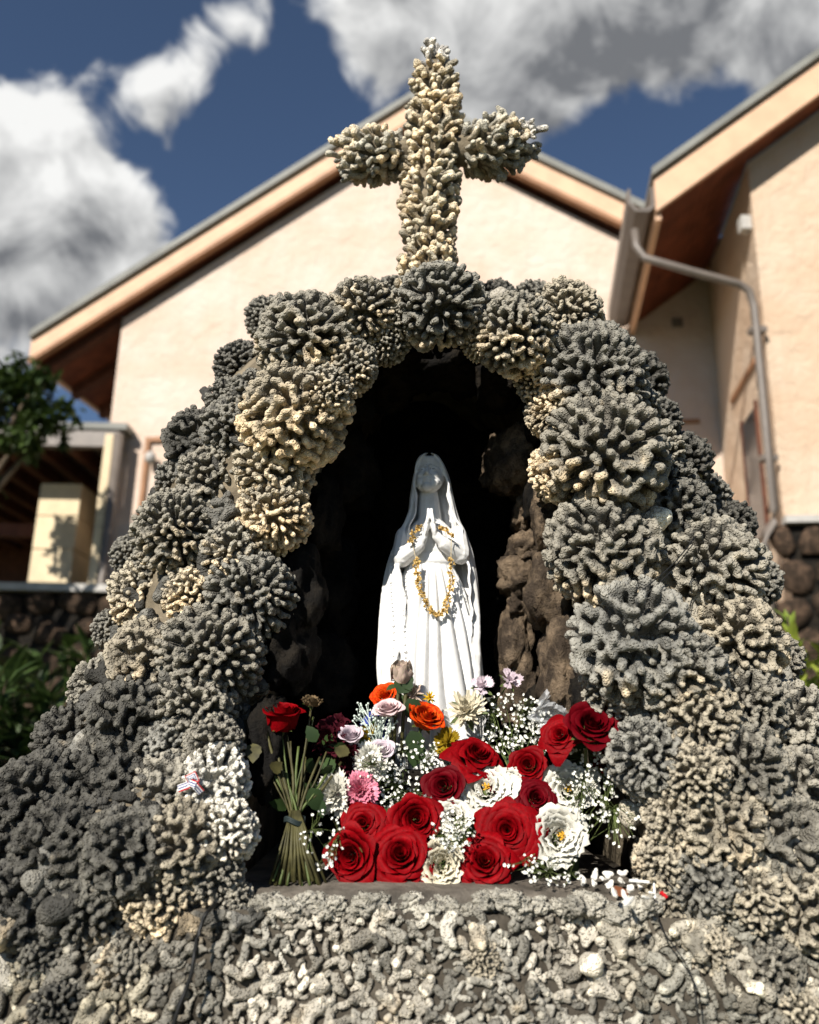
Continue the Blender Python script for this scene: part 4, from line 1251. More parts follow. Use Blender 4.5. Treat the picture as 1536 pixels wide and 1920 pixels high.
# head, tipped back and turned a little to the viewer's left
fx = Vector((.985, -.17, 0)); fyv = Vector((-.16, -.93, .33)).normalized(); fzv = fx.cross(-fyv).normalized()
if fzv.z < 0: fzv = -fzv
hc = S(804, 895, -6)
HS = 1.07
def H(x, f, z): return hc + (fx * x + fyv * f + fzv * z) * MS * HS     # face frame, px units: x right, f forward, z up
def el(x, f, z, rx, rf, rz): sm.ellipsoid(H(x, f, z), [fx * rx * MS * HS, fyv * rf * MS * HS, fzv * rz * MS * HS], 16, 10)
el(0, -9, 7, 28, 27, 32)          # skull
el(0, -1, -7, 25.5, 20, 27)       # face mask
el(0, 10, -30, 10, 9, 8)          # chin
el(-11, 6, -19, 10, 10, 13); el(11, 6, -19, 10, 10, 13)      # jaw
el(-12, 11.5, -7, 8.5, 6.5, 6.5); el(12, 11.5, -7, 8.5, 6.5, 6.5)      # cheekbones
sm.capsule(H(0, 17.5, 8), H(0, 25, -9), 2.7 * MS, 4.2 * MS)   # nose
sm.capsule(H(-4.2, 19.5, -10), H(4.2, 19.5, -10), 2.8 * MS, 2.8 * MS)
sm.capsule(H(-17, 12, 8), H(-4, 18.5, 10.5), 2.6 * MS, 3.0 * MS); sm.capsule(H(17, 12, 8), H(4, 18.5, 10.5), 2.6 * MS, 3.0 * MS)   # brows
el(-10, 14.2, 3, 4.8, 3.6, 3.0); el(10, 14.2, 3, 4.8, 3.6, 3.0)   # eyes
sm.capsule(H(-7, 16.2, -17.6), H(0, 19.6, -16.6), 1.7 * MS, 2.2 * MS); sm.capsule(H(7, 16.2, -17.6), H(0, 19.6, -16.6), 1.7 * MS, 2.2 * MS)   # upper lip
sm.capsule(H(-4.5, 16.8, -22), H(4.5, 16.8, -22), 2.3 * MS, 2.3 * MS)     # lower lip
sm.capsule(S(806, 985, 2), S(804, 925, 4), 24 * MS, 18.5 * MS, 14)        # neck
el(0, -6, 22, 28, 26, 18); el(0, 1, 25, 24, 17, 16)
sm.ellipsoid(S(805, 866, 2), [Vector((21 * MS, 0, 0)), Vector((0, 22 * MS, 0)), Vector((0, 0, 11 * MS))], 16, 10)   # veil folded over the crown
# arms and praying hands
def cap(p, q, r0, r1, seg=10): sm.capsule(S(*p), S(*q), r0 * MS, r1 * MS, seg)
cap((758, 1006, -6), (754, 1050, -26), 17, 20); cap((754, 1050, -26), (783, 1034, -48), 19, 14); cap((783, 1034, -48), (792, 1020, -52), 12, 9.5)
cap((858, 1004, -6), (862, 1045, -24), 17, 19); cap((862, 1045, -24), (832, 1030, -46), 18, 14); cap((832, 1030, -46), (818, 1018, -52), 12, 9.5)
for s_, wx, tx in ((-1, 794, 802.5), (1, 815, 806.5)):
    # palm
    pc = S(805 + s_ * 7.0, 1003, -54)
    up_ = (S(tx, 968, -54) - S(wx, 1020, -54)).normalized()
    side = Vector((0, 1, 0)); nrm_ = up_.cross(side).normalized(); side = nrm_.cross(up_)
    sm.ellipsoid(pc, [nrm_ * 5.6 * MS, side * 13 * MS, up_ * 19 * MS], 12, 8)
    for j, (off, ln) in enumerate(((10, 22), (3.5, 26), (-3.5, 24), (-10, 17))):
        k0 = S(805 + s_ * 5.5, 994, -54) + side * off * MS
        k1 = k0 + up_ * ln * .55 * MS - nrm_ * 0; k2 = S(805 + s_ * 3.0, 994 - ln, -54) + side * off * .8 * MS
        sm.capsule(k0, k1, 3.6 * MS, 3.4 * MS, 8); sm.capsule(k1, k2, 3.4 * MS, 2.7 * MS, 8)
    th_ = S(805 + s_ * 7, 1004, -42); sm.capsule(th_, S(805 + s_ * 4.5, 986, -38), 3.8 * MS, 3.2 * MS, 8)
base_z = LEDGE_Z + .01
me = remesh(sm, .0018, 2, .3, 'praying_statue')
sb = S(808, 1440)
for v in me.vertices: v.co -= Vector((sb.x, sb.y, sb.z - 0))
statue = obj('praying_statue', me, M_PLASTER); statue.location = (sb.x, sb.y, sb.z)
tag(statue, 'white plaster statue of a veiled woman praying inside the niche', 'statue')
bpy.context.view_layer.update()
SINV = statue.matrix_world.inverted()
def spart(o): o.parent = statue; o.matrix_parent_inverse = SINV; return o
# pedestal: the stone the statue stands on
m = MB(); m.box((sb.x, sb.y + .02, (sb.z + base_z) / 2), (.34, .34, sb.z - base_z)); 
pd = m.build('pedestal_block', M_LAVA); gpart(pd)
# eroded paint round the eyes
M_CHIP = mat_simple('chipped_grey_plaster', (.26, .245, .23), .8, .4, 200)
for (x, f, z, rx, rz) in ((10, 17.0, 4.0, 2.8, 1.5), (-10, 17.0, 3.2, 2.2, .9), (4.5, 17.4, 4.5, .9, 3.0)):
    m = MB(); m.ellipsoid(H(x, f, z), [fx * rx * MS, fyv * 1.2 * MS, fzv * rz * MS], 10, 6); spart(m.build('paint_chip', M_CHIP, None, True))
# rosary: raised plaster beads in two strands
bead = MB(); bead.ellipsoid((0, 0, 0), [(1, 0, 0), (0, 1, 0), (0, 0, 1)], 10, 7)
bead_me = mesh('rosary_bead', bead.v, bead.f, M_PLASTER, True)
dg = bpy.context.evaluated_depsgraph_get()
bvh_st = BVHTree.FromPolygons([statue.matrix_world @ v.co for v in me.vertices], [tuple(p.vertices) for p in me.polygons])
def st_hit(px, py):
    d = ray(px, py).normalized(); r_ = bvh_st.ray_cast(CAM, d); return r_[0]
for strand, n in (([(735, 1035, 0), (734, 1080, 0), (734, 1120, 0), (738, 1170, 0), (739, 1250, 0)], 26), ([(770, 1062, 0), (762, 1085, 0), (758, 1130, 0), (758, 1180, 0), (760, 1240, 0)], 22)):
    for k, q in enumerate(catmull(strand, n)):
        h_ = st_hit(q.x, q.y)
        if h_ is None: continue
        big = k % 11 == 8
        o = bpy.data.objects.new('rosary_bead', bead_me); link(o); spart(o); place(o, h_, Matrix.Identity(3), (3.6 if big else 2.3) * MS)
# ------------------------------------------------------------------ lei over the hands
M_LEI = mat_simple('dried_orange_flower', (0.72, 0.50, 0.18), .7, .3, 60, 0, 0, .1)
M_STRING = mat_simple('string', (0.6, 0.5, 0.32), .8, .2)
lei = empty('flower_lei', S(815, 1163, -56)); tag(lei, 'dried golden orange flower lei hung over the praying hands', 'lei')
bpy.context.view_layer.update(); LINV = lei.matrix_world.inverted()
def lpart(o): o.parent = lei; o.matrix_parent_inverse = LINV; return o
def leifloret(seed):
    r = random.Random(seed); m = MB()
    for k in range(6):
        d = rdir(r); d.z = abs(d.z) * .8 + .2
        leaf(m, Vector((0, 0, 0)), d, Vector((.1, .2, 1)), r.uniform(.8, 1.15), .55)
        leaf(m, Vector((0, 0, 0)), d + rdir(r) * .3, Vector((.1, 1, .2)), r.uniform(.7, 1.1), .5)
    return mesh('floret', m.v, m.f, M_LEI)
LF = [leifloret(i) for i in range(6)]
lr_ = random.Random(8)
def lpath(pts, n, thick):
    for q in catmull(pts, n):
        for j in range(3):
            o = bpy.data.objects.new('floret', lr_.choice(LF)); link(o); lpart(o)
            d = (rdir(lr_) + Vector((0, -.6, 0))).normalized()
            place(o, S(q.x + lr_.uniform(-1, 1) * thick, q.y + lr_.uniform(-2, 2), q.z), basis(d, lr_.uniform(0, 6)), lr_.uniform(4.0, 5.8) * MS)
lpath([(771, 1030, -66), (775, 1016, -66), (784, 1002, -64)], 8, 4.5)
lpath([(824, 1004, -64), (835, 1010, -64), (845, 1018, -64)], 7, 3)
lpath([(779, 1060, -58), (781, 1085, -58), (786, 1112, -58), (798, 1142, -60), (814, 1161, -62), (829, 1155, -62), (838, 1130, -60), (842, 1100, -58), (843, 1058, -56)], 52, 4.4)
m = MB()
m.tube([S(*q) for q in [(784, 1002, -60), (772, 1030, -64), (776, 1045, -60), (779, 1060, -57), (781, 1085, -57), (786, 1112, -57), (798, 1142, -59), (814, 1161, -61), (829, 1155, -61), (838, 1130, -59), (842, 1100, -57), (843, 1058, -55), (843, 1035, -60), (845, 1018, -62), (824, 1004, -62), (812, 998, -46), (795, 998, -46), (784, 1002, -60)]], .7 * MS, 5)
lpart(m.build('string', M_STRING))

# ------------------------------------------------------------------ flowers
def petal_mat(name, col, edge, rough=.55, transl=.14, sheen=.0):
    t = NT(name); p = t.objc()
    n = t.noise(9, 4, .6, p)
    c = t.mix(t.step(n, .3, .75), col, edge)
    c = t.mix(t.math('MULTIPLY', t.rand(), .5), c, tuple(x * .5 for x in col))
    t.done(c, rough, t.bump(t.noise(60, 3, .6, p), .15, .002), .06)
    t.b.inputs['Sheen Weight'].default_value = sheen
    t.b.inputs['Sheen Tint'].default_value = (*edge, 1)
    tr = t.new('ShaderNodeBsdfTranslucent'); t.put(tr.inputs[0], c)
    mx = t.new('ShaderNodeMixShader'); mx.inputs[0].default_value = transl
    t.l.new(t.b.outputs[0], mx.inputs[1]); t.l.new(tr.outputs[0], mx.inputs[2]); t.l.new(mx.outputs[0], t.out.inputs[0])
    return t.m
PM = {'red': petal_mat('red_rose_petal', (.17, .001, .003), (.30, .0016, .005)),
      'dark': petal_mat('deep_red_rose_petal', (.10, .001, .004), (.15, .0015, .006)),
      'maroon': petal_mat('wilted_maroon_petal', (.045, .006, .012), (.10, .012, .02), .8),
      'white': petal_mat('white_rose_petal', (.80, .77, .66), (.86, .84, .76)),
      'cream': petal_mat('cream_rose_petal', (.74, .66, .48), (.82, .77, .62)),
      'pink': petal_mat('pale_pink_petal', (.76, .52, .53), (.82, .66, .64)),
      'rosepink': petal_mat('pink_carnation_petal', (.78, .20, .30), (.86, .42, .50)),
      'orange': petal_mat('orange_red_petal', (.60, .012, .004), (.78, .14, .008)),
      'lilac': petal_mat('lilac_petal', (.58, .45, .52), (.76, .68, .70)),
      'dried': petal_mat('dried_pale_petal', (.56, .47, .33), (.55, .37, .37), .8),
      'brown': petal_mat('dried_brown_petal', (.16, .11, .06), (.28, .20, .11), .9),
      'yellow': petal_mat('yellow_petal', (.70, .40, .01), (.82, .55, .03)),
      'blue': petal_mat('blue_petal', (.03, .05, .30), (.10, .14, .50)),
      'mustard': petal_mat('mustard_leaf', (.26, .17, .01), (.40, .27, .02))}
M_STEM = mat_simple('green_stem', (0.075, 0.10, 0.026), .55, .35, 30, 0, 0, .3)
M_STEM2 = mat_simple('dry_olive_stem', (0.06, 0.054, 0.018), .6, .5, 40, 0, 0, .3)
M_RLEAF = leaf_mat('rose_leaf', (0.018, 0.035, 0.012), (0.045, 0.08, 0.022))
M_STAMEN = mat_simple('golden_stamen', (0.65, 0.36, 0.03), .7, .3, 90)
STY = {'rose': dict(N=34, W0=2.3, W1=.66, r0=.045, rp=1.05, zt0=.46, zt1=.10, curl=.22, wav=.03, ruf=0, tip=.10),
       'cup': dict(N=28, W0=2.3, W1=.75, r0=.05, rp=1.0, zt0=.55, zt1=.32, curl=.16, wav=.03, ruf=0, tip=.08),
       'bud': dict(N=16, W0=2.0, W1=1.2, r0=.10, rp=.8, zt0=1.0, zt1=.85, curl=.22, wav=.04, ruf=0, tip=.08),
       'garden': dict(N=26, W0=1.0, W1=.60, r0=.08, rp=.8, zt0=.24, zt1=.06, curl=.16, wav=.06, ruf=.05, tip=-.06),
       'closed': dict(N=16, W0=1.5, W1=.8, r0=.15, rp=.6, zt0=1.0, zt1=.55, curl=-.22, wav=.12, ruf=.07, tip=.1),
       'wilt': dict(N=20, W0=1.4, W1=.8, r0=.1, rp=.8, zt0=.5, zt1=.25, curl=.1, wav=.14, ruf=.12, tip=.0)}
def lerp(a, b, t_): return a + (b - a) * t_
def petal_mesh(st, k, r, mat):
    s = STY[st]; t_ = (k + .5) / s['N']
    Wd = lerp(s['W0'], s['W1'], t_ ** .7) * r.uniform(.9, 1.1)
    rt = s['r0'] + (1 - s['r0']) * t_ ** s['rp'] * r.uniform(.95, 1.05); rb = rt * (.62 if st not in ('bud', 'closed') else .75)
    zt_ = lerp(s['zt0'], s['zt1'], max(0, (t_ - .3) / .7) ** 1.2) + r.uniform(-.03, .03); zb = lerp(-.05, -.34, t_) if st not in ('bud', 'closed') else -.35
    cu = lerp(.03, s['curl'], t_ ** 1.3) * r.uniform(.7, 1.3)
    phi = k * 2.39996 + r.uniform(-.25, .25)
    nu, nv = 10, 7
    V_ = []; ph = r.uniform(0, 6.28); sk = r.uniform(-.05, .05)
    for j in range(nv):
        v = j / (nv - 1)
        for i in range(nu):
            u = 2 * i / (nu - 1) - 1
            ed = 1 - .34 * abs(u) ** 3 + (s['tip'] * math.exp(-(u / .3) ** 2) * (t_ > .35))
            vv = v * ed
            a = phi + u * Wd * (.30 + .70 * math.sin(min(1, v * 1.25) * math.pi / 2))
            c = max(0, vv - .62) / .38
            rad = rb + (rt - rb) * vv ** .75 + cu * c * c * (1 - .35 * u * u)
            rad += (.055 * u * (1 - t_ * .5)) * rt + s['wav'] * math.sin(u * 5 + ph) * v * rt + s['ruf'] * math.sin(u * 13 + ph * 2) * v * v + sk * v
            zz_ = zb + (zt_ - zb) * vv - cu * 1.05 * c ** 3 + s['wav'] * .6 * math.sin(u * 4 + ph * 1.7) * v + s['ruf'] * .7 * math.sin(u * 11 + ph) * v * v
            V_.append((math.cos(a) * rad, math.sin(a) * rad, zz_))
    Fs = [(j * nu + i, j * nu + i + 1, (j + 1) * nu + i + 1, (j + 1) * nu + i) for j in range(nv - 1) for i in range(nu - 1)]
    return mesh('petal', V_, Fs, mat, True)
_pcache = {}
def petals(st, col, var):
    key = (st, col, var)
    if key not in _pcache:
        r = random.Random(var * 17 + 5)
        _pcache[key] = [petal_mesh(st, k, r, PM[col]) for k in range(STY[st]['N'])]
    return _pcache[key]
_calyx = {}
def calyx_mesh(mat):
    if mat.name not in _calyx:
        m = MB(); m.capsule((0, 0, -.70), (0, 0, -.55), .12, .17, 10)
        for k in range(5):
            a = k * 1.2566; d = Vector((math.cos(a), math.sin(a), .35)); leaf(m, Vector((math.cos(a) * .15, math.sin(a) * .15, -.45)), d, Vector((0, 0, 1)), .75, .28)
        _calyx[mat.name] = mesh('calyx', m.v, m.f, mat, True)
    return _calyx[mat.name]
_leafm = {}
def leafmesh(mat):
    if mat.name not in _leafm:
        V_ = []; Fs = []
        n = 8
        for i in range(n + 1):
            t_ = i / n; w = .36 * math.sin(math.pi * t_ ** .8) ** .9 + .01; zz_ = -.15 * t_ * t_
            for q in (-1, 0, 1): V_.append((q * w * (1 + .08 * (-1) ** i), t_, zz_ + .10 * abs(q) * w))
        for i in range(n):
            for q in (0, 1): a = i * 3 + q; Fs.append((a, a + 1, a + 4, a + 3))
        _leafm[mat.name] = mesh('leaf', V_, Fs, mat, True)
    return _leafm[mat.name]
fr = random.Random(33)
def kid(name, me, parent, mat4=None):
    o = bpy.data.objects.new(name, me); link(o, parent)
    if mat4 is not None: o.matrix_basis = mat4
    return o
def bloom(parent, st, col, var):
    """petal objects under parent, unit radius, facing +z"""
    for me in petals(st, col, var): kid('petal', me, parent)
def stamens(parent, rad=.10, z=.16):
    m = MB(); r = random.Random(3)
    for k in range(26):
        d = rdir(r); d.z = abs(d.z) + .6; d.normalize()
        m.tube([(0, 0, z - .1), Vector((0, 0, z - .1)) + d * rad * 1.6], .012, 4); m.ellipsoid(Vector((0, 0, z - .1)) + d * rad * 1.7, [(.03, 0, 0), (0, .03, 0), (0, 0, .03)], 6, 4)
    kid('stamens', mesh('stamens', m.v, m.f, M_STAMEN), parent)
def Yf(py): return 1.45 + max(0, 1655 - py) / 300 * .16
def flower(name, label, cat, px, py, rp, face, st, col, group=None, Y=None, stem=True, leaves=2, sq=1.0, center=False, stemmat=None):
    Y = Y or Yf(py)
    c = at(px, py, Y); sc = rp * Y / F * (.90 if 'red' in name else 1.0)
    root = empty(name, c); tag(root, label, cat, group)
    toc = (CAM - c).normalized()
    z = (toc + _r * (face[0] + fr.uniform(-.14, .14)) + Vector((0, 0, 1)) * (face[1] + fr.uniform(-.05, .22))).normalized()
    place(root, c, basis(z, fr.uniform(0, 6.28)), (sc * fr.uniform(.93, 1.05), sc * sq * fr.uniform(.93, 1.05), sc * fr.uniform(.85, 1.25)))
    bloom(root, st, col, fr.randint(0, 5))
    if center: stamens(root)
    if stem:
        kid('calyx', calyx_mesh(stemmat or M_STEM), root)
        m = MB(); m.tube([(0, 0, -.6), (.1, .05, -1.3), (.1, .3, -2.0)], [.075, .065, .06], 7); m.build('stem', stemmat or M_STEM, root, True)
    for k in range(leaves):
        a = fr.uniform(0, 6.28); s = fr.uniform(.8, 1.2)
        kid('leaf', leafmesh(M_RLEAF), root, Matrix.Translation((math.cos(a) * .4, math.sin(a) * .4, -.6)) @ Matrix.Rotation(a - math.pi / 2, 4, 'Z') @ Matrix.Rotation(-.1, 4, 'X') @ Matrix.Diagonal((s, s, s, 1)))
    return root
GR = 'red roses of the bouquet'
for a in [
 ('largest red rose low in front, resting on the ledge left of centre', 752, 1606, 60, (-.05, .15), 'rose', 'red'),
 ('red rose at the lower left end of the bouquet, turned left', 660, 1607, 50, (-.45, -.05), 'cup', 'red'),
 ('red rose above the lower left one, below the pink carnation', 682, 1546, 44, (-.25, .1), 'rose', 'red'),
 ('red rose between the baby\'s breath and the largest front rose', 782, 1538, 47, (.15, .1), 'cup', 'red'),
 ('large red rose right of centre beside the small white rose', 952, 1558, 58, (.05, .15), 'rose', 'red'),
 ('red rose at the bottom right of the cream rose on the ledge', 910, 1618, 54, (-.05, .1), 'rose', 'red'),
 ('deep red rose left of the big white open rose', 833, 1476, 42, (-.2, .15), 'cup', 'dark'),
 ('red rose tipped upward above the big white open rose', 893, 1422, 52, (.35, .75), 'rose', 'red'),
 ('smaller red rose below the upper baby\'s breath, right of centre', 992, 1437, 38, (-.15, .15), 'cup', 'red'),
 ('deep red rose between the two right-hand white roses', 1006, 1498, 39, (.1, .1), 'rose', 'dark'),
 ('red rose half hidden behind the top right rose', 1052, 1380, 42, (-.3, .35), 'rose', 'red', None, 1.49),
 ('deep red rose leaning out at the far top right', 1112, 1364, 56, (.3, .55), 'cup', 'dark', None, 1.46),
 ('small dark red rose peeking out at the right edge of the bouquet', 1128, 1432, 26, (.5, .1), 'cup', 'dark')]:
    flower('red_rose', a[0], 'rose', *a[1:7], group=GR, Y=(a[8] if len(a) > 8 else None))
GW = 'white roses of the bouquet'
for a in [
 ('big white open rose with a golden centre', 912, 1478, 50, (-.1, .2), 'garden', 'white', 1),
 ('small white rose left of the large red rose', 850, 1532, 36, (-.1, .2), 'garden', 'white', 0),
 ('cream rose lying on the ledge between two red roses', 830, 1622, 46, (.1, .1), 'garden', 'cream', 0),
 ('white rose at the lower right with a loose golden centre', 1050, 1568, 55, (.2, .1), 'garden', 'white', 1),
 ('white rose at right sprinkled with baby\'s breath', 1066, 1478, 52, (.2, .2), 'garden', 'white', 1),
 ('small white rose tucked behind the big open one', 958, 1464, 28, (.35, .3), 'garden', 'white', 0)]:
    flower('white_rose', a[0], 'rose', *a[1:7], group=GW, center=bool(a[7]), leaves=1)

# carnations: many frilled fan petals
def fan_petal(r, mat):
    V_ = []; Fs = []; nu, nv = 11, 4
    bend = r.uniform(.1, .5)
    for j in range(nv):
        v = j / (nv - 1)
        for i in range(nu):
            u = 2 * i / (nu - 1) - 1
            w = (.06 + .34 * v) * u
            L = v * (1 - .18 * u * u) + (.07 * (-1) ** i if j == nv - 1 else 0)
            V_.append((w, L * math.cos(bend * v), L * math.sin(bend * v) * .6 + .06 * math.sin(u * 9) * v))
    Fs = [(j * nu + i, j * nu + i + 1, (j + 1) * nu + i + 1, (j + 1) * nu + i) for j in range(nv - 1) for i in range(nu - 1)]
    return mesh('petal', V_, Fs, mat, True)
def strap_petal(r, mat):
    V_ = []; n = 5; curl = r.uniform(.3, 1.0)
    for i in range(n + 1):
        t_ = i / n; w = .09 * math.sin(math.pi * min(.93, .2 + t_ * .8)) + .015
        for q in (-1, 0, 1): V_.append((q * w, t_ * math.cos(curl * t_ * .6), .45 * curl * t_ * t_ + .03 * abs(q)))
    Fs = [(i * 3 + q, i * 3 + q + 1, i * 3 + q + 4, i * 3 + q + 3) for i in range(n) for q in (0, 1)]
    return mesh('petal', V_, Fs, mat, True)
def ray_flower(name, label, cat, px, py, rp, face, col, kind, n, Y=None, sq=1.0, group=None):
    Y = Y or Yf(py); c = at(px, py, Y); sc = rp * Y / F
    root = empty(name, c); tag(root, label, cat, group)
    z = ((CAM - c).normalized() + _r * face[0] + Vector((0, 0, 1)) * face[1]).normalized()
    place(root, c, basis(z, fr.uniform(0, 6.28)), (sc, sc * sq, sc))
    ms = [(fan_petal if kind == 'fan' else strap_petal)(fr, PM[col]) for _ in range(4)]
    for k in range(n):
        t_ = (k + .5) / n
        el_ = lerp(R(80), R(-12), t_ ** .8) + fr.uniform(-.12, .12); a = k * 2.39996 + fr.uniform(-.2, .2); L = lerp(.55, 1.0, t_) * fr.uniform(.9, 1.08)
        kid('petal', fr.choice(ms), root, Matrix.Rotation(a, 4, 'Z') @ Matrix.Rotation(el_, 4, 'X') @ Matrix.Rotation(fr.uniform(-.3, .3), 4, 'Y') @ Matrix.Diagonal((L, L, L, 1)))
    kid('calyx', calyx_mesh(M_STEM), root, Matrix.Translation((0, 0, .1)))
    m = MB(); m.tube([(0, 0, -.4), (.1, .05, -1.0), (.15, .1, -1.7)], [.07, .06, .05], 6); m.build('stem', M_STEM, root, True)
    return root
ray_flower('carnation', 'white carnation beside the tied stems at left', 'carnation', 628, 1488, 44, (-.5, .1), 'white', 'fan', 34)
ray_flower('carnation', 'upper white carnation under the lilac petals', 'carnation', 692, 1428, 38, (-.1, .3), 'white', 'fan', 34)
ray_flower('carnation', 'pink carnation above the left red roses', 'carnation', 674, 1484, 40, (0, .2), 'rosepink', 'fan', 34)
ray_flower('chrysanthemum', 'shaggy cream chrysanthemum at the hem of the statue', 'chrysanthemum', 876, 1333, 44, (-.1, .5), 'cream', 'strap', 90, 1.62)
ray_flower('chrysanthemum', 'small dried beige flower before the statue\'s robe', 'chrysanthemum', 775, 1300, 24, (0, .5), 'dried', 'strap', 34, 1.63)
ray_flower('chrysanthemum', 'little yellow flower right of the dried beige one', 'chrysanthemum', 806, 1308, 15, (0, .6), 'yellow', 'strap', 22, 1.63)
ray_flower('alstroemeria', 'purple and white lily-like flower beside the chrysanthemum', 'flower', 905, 1288, 28, (-.2, .7), 'lilac', 'fan', 10, 1.64)
ray_flower('alstroemeria', 'pale purple flower highest on the right of the statue', 'flower', 956, 1276, 26, (.3, .7), 'lilac', 'fan', 10, 1.66)
ray_flower('blue_flower', 'blue flower cluster behind the left baby\'s breath', 'flower', 706, 1358, 30, (-.1, .5), 'blue', 'fan', 26, 1.64)
ray_flower('mustard_leaf_sprig', 'mustard yellow leaves beside the blue flower', 'leaves', 690, 1376, 24, (-.3, .3), 'mustard', 'fan', 9, 1.61)
ray_flower('mustard_leaf_sprig', 'mustard brown leaves under the orange rose', 'leaves', 840, 1392, 34, (0, .4), 'mustard', 'fan', 12, 1.61)
flower('orange_rose', 'orange red rose tilted at the statue\'s feet', 'rose', 798, 1347, 33, (.35, 1.0), 'cup', 'orange', Y=1.61)
flower('orange_rose', 'red orange bloom half hidden behind the pale pink rose', 'rose', 722, 1306, 26, (-.4, .8), 'cup', 'orange', Y=1.66)
flower('pink_rose', 'pale pink rose seen from the side on upright stems', 'rose', 727, 1330, 26, (-.3, 1.3), 'cup', 'pink', Y=1.60)
flower('pink_rose', 'lilac pink rose bud left of the mustard leaves', 'rose', 657, 1384, 20, (-.2, 1.0), 'bud', 'lilac', Y=1.58)
flower('pink_rose', 'lilac pink rose below the blue flower', 'rose', 716, 1408, 23, (.2, .8), 'cup', 'lilac', Y=1.58)
flower('dried_rose', 'dried pale rose bud standing before the statue', 'rose', 752, 1268, 23, (0, 2.0), 'closed', 'dried', Y=1.62, leaves=3, stemmat=M_STEM2)
# upright stems below the pale roses
def upright(parent_label, pts, Y, rad, mat, name):
    m = MB(); m.tube([at(x, y, Y) for x, y in pts], rad, 7); o = m.build(name, mat, None, True); return o
us = empty('upright_flower_stems', at(740, 1420, 1.60)); tag(us, 'dark upright stems carrying the pale pink and dried roses', 'stems')
bpy.context.view_layer.update()
for pts in ([(748, 1290), (742, 1340), (738, 1430)], [(762, 1290), (756, 1350), (752, 1430)], [(731, 1345), (733, 1390), (736, 1440)]):
    o = upright('', pts, 1.615, .0035, M_STEM2, 'stem'); o.parent = us; o.matrix_parent_inverse = us.matrix_world.inverted()
for (x, y, a) in ((746, 1300, 2.6), (765, 1310, .5), (770, 1370, .4), (785, 1390, -.2)):
    o = kid('leaf', leafmesh(M_RLEAF), None); link_ = o; o.parent = us; o.matrix_parent_inverse = us.matrix_world.inverted()
    place(o, at(x, y, 1.61), basis((CAM - at(x, y, 1.61)).normalized(), a), .05)
# wilted maroon roses
flower('wilted_rose', 'wilted maroon rose above the tied stems', 'rose', 616, 1386, 34, (-.1, .3), 'wilt', 'maroon', Y=1.58)
flower('wilted_rose', 'second wilted maroon rose hanging below the first', 'rose', 650, 1420, 30, (.3, -.1), 'wilt', 'maroon', Y=1.57)
flower('wilted_rose', 'dark wilted bloom just behind the first maroon rose', 'rose', 632, 1360, 24, (.1, .6), 'wilt', 'maroon', Y=1.62)

# ------------------------------------------------------------------ tied bouquet of dry stems on the left
bq = empty('tied_stem_bouquet', at(558, 1662, 1.46)); tag(bq, 'bundle of olive flower stems tied with cord, one red rose on top', 'bouquet')
bpy.context.view_layer.update(); BQI = bq.matrix_world.inverted()
def bpart(o): o.parent = bq; o.matrix_parent_inverse = BQI; return o
tie = (553, 1536)
tops = [(528, 1375), (538, 1380), (583, 1330), (588, 1345), (612, 1410), (600, 1420), (628, 1425), (505, 1330), (492, 1340), (480, 1360), (500, 1350), (468, 1330), (560, 1400), (573, 1420), (640, 1430), (515, 1400), (545, 1390), (484, 1400), (470, 1380), (622, 1440)]
for k, (tx, ty) in enumerate(tops):
    bx = 512 + 98 * (k * .618 % 1); Yb = 1.455 + .03 * (k % 3); off = fr.uniform(-9, 9)
    m = MB(); pts = catmull([(tx, ty, 1.53 + .012 * (k % 4)), ((tx + tie[0]) / 2 + fr.uniform(-6, 6), (ty + tie[1]) / 2, 1.51), (tie[0] + off, tie[1], 1.49 + .004 * (k % 5)), ((bx + tie[0] + off) / 2, 1600, 1.475), (bx, 1658 + fr.uniform(-8, 5), Yb)], 14)
    m.tube([at(p.x, p.y, p.z) for p in pts], fr.uniform(.0016, .0028), 7); bpart(m.build('stem', M_STEM2 if k % 3 else M_STEM, None, True))
for k in range(15):
    bx = 508 + 104 * k / 14; off = (bx - 560) * .14
    m = MB(); m.tube([at(tie[0] + off, 1520, 1.485), at((bx + tie[0] + off) / 2 + fr.uniform(-3, 3), 1598, 1.465), at(bx + fr.uniform(-5, 5), 1660 + fr.uniform(-9, 4), 1.448 + fr.uniform(0, .02))], [.002, .0026, fr.uniform(.0024, .0036)], 7); bpart(m.build('stem', M_STEM2, None, True))
m = MB()
for j in range(3):
    ring = []
    for q in range(17):
        a = q / 16 * 6.283; c = at(tie[0], tie[1] + j * 3, 1.49); ring.append(c + Vector((math.cos(a) * .017, math.sin(a) * .017, .004 * math.sin(a * 2))))
    m.tube(ring, .0022, 6)
bpart(m.build('tie_cord', mat_simple('dark_cord', (.02, .03, .03), .6), None, True))
for k in range(22):      # sagging leaves along the stems
    x, y = fr.uniform(470, 640), fr.uniform(1380, 1520)
    o = kid('leaf', leafmesh(M_RLEAF if k % 3 else M_STEM2), None); bpart(o)
    c = at(x, y, fr.uniform(1.50, 1.58)); place(o, c, basis(((CAM - c).normalized() + rdir(fr) * .8), fr.uniform(0, 6.28)), fr.uniform(.025, .045))
def part_bloom(name, px, py, rp, zdir, st, col, Y):
    e = bpy.data.objects.new(name, None); link(e); bpart(e)
    c = at(px, py, Y); place(e, c, basis(zdir, 1.0), rp * Y / F); bloom(e, st, col, 1); kid('calyx', calyx_mesh(M_STEM), e)
part_bloom('rose_head', 529, 1354, 34, Vector((.05, -.35, 1)), 'bud', 'red', 1.53)
part_bloom('dried_head', 585, 1316, 20, Vector((.1, -.3, 1)), 'wilt', 'brown', 1.55)
part_bloom('dried_head', 500, 1322, 26, Vector((-.2, -.3, 1)), 'wilt', 'brown', 1.58)
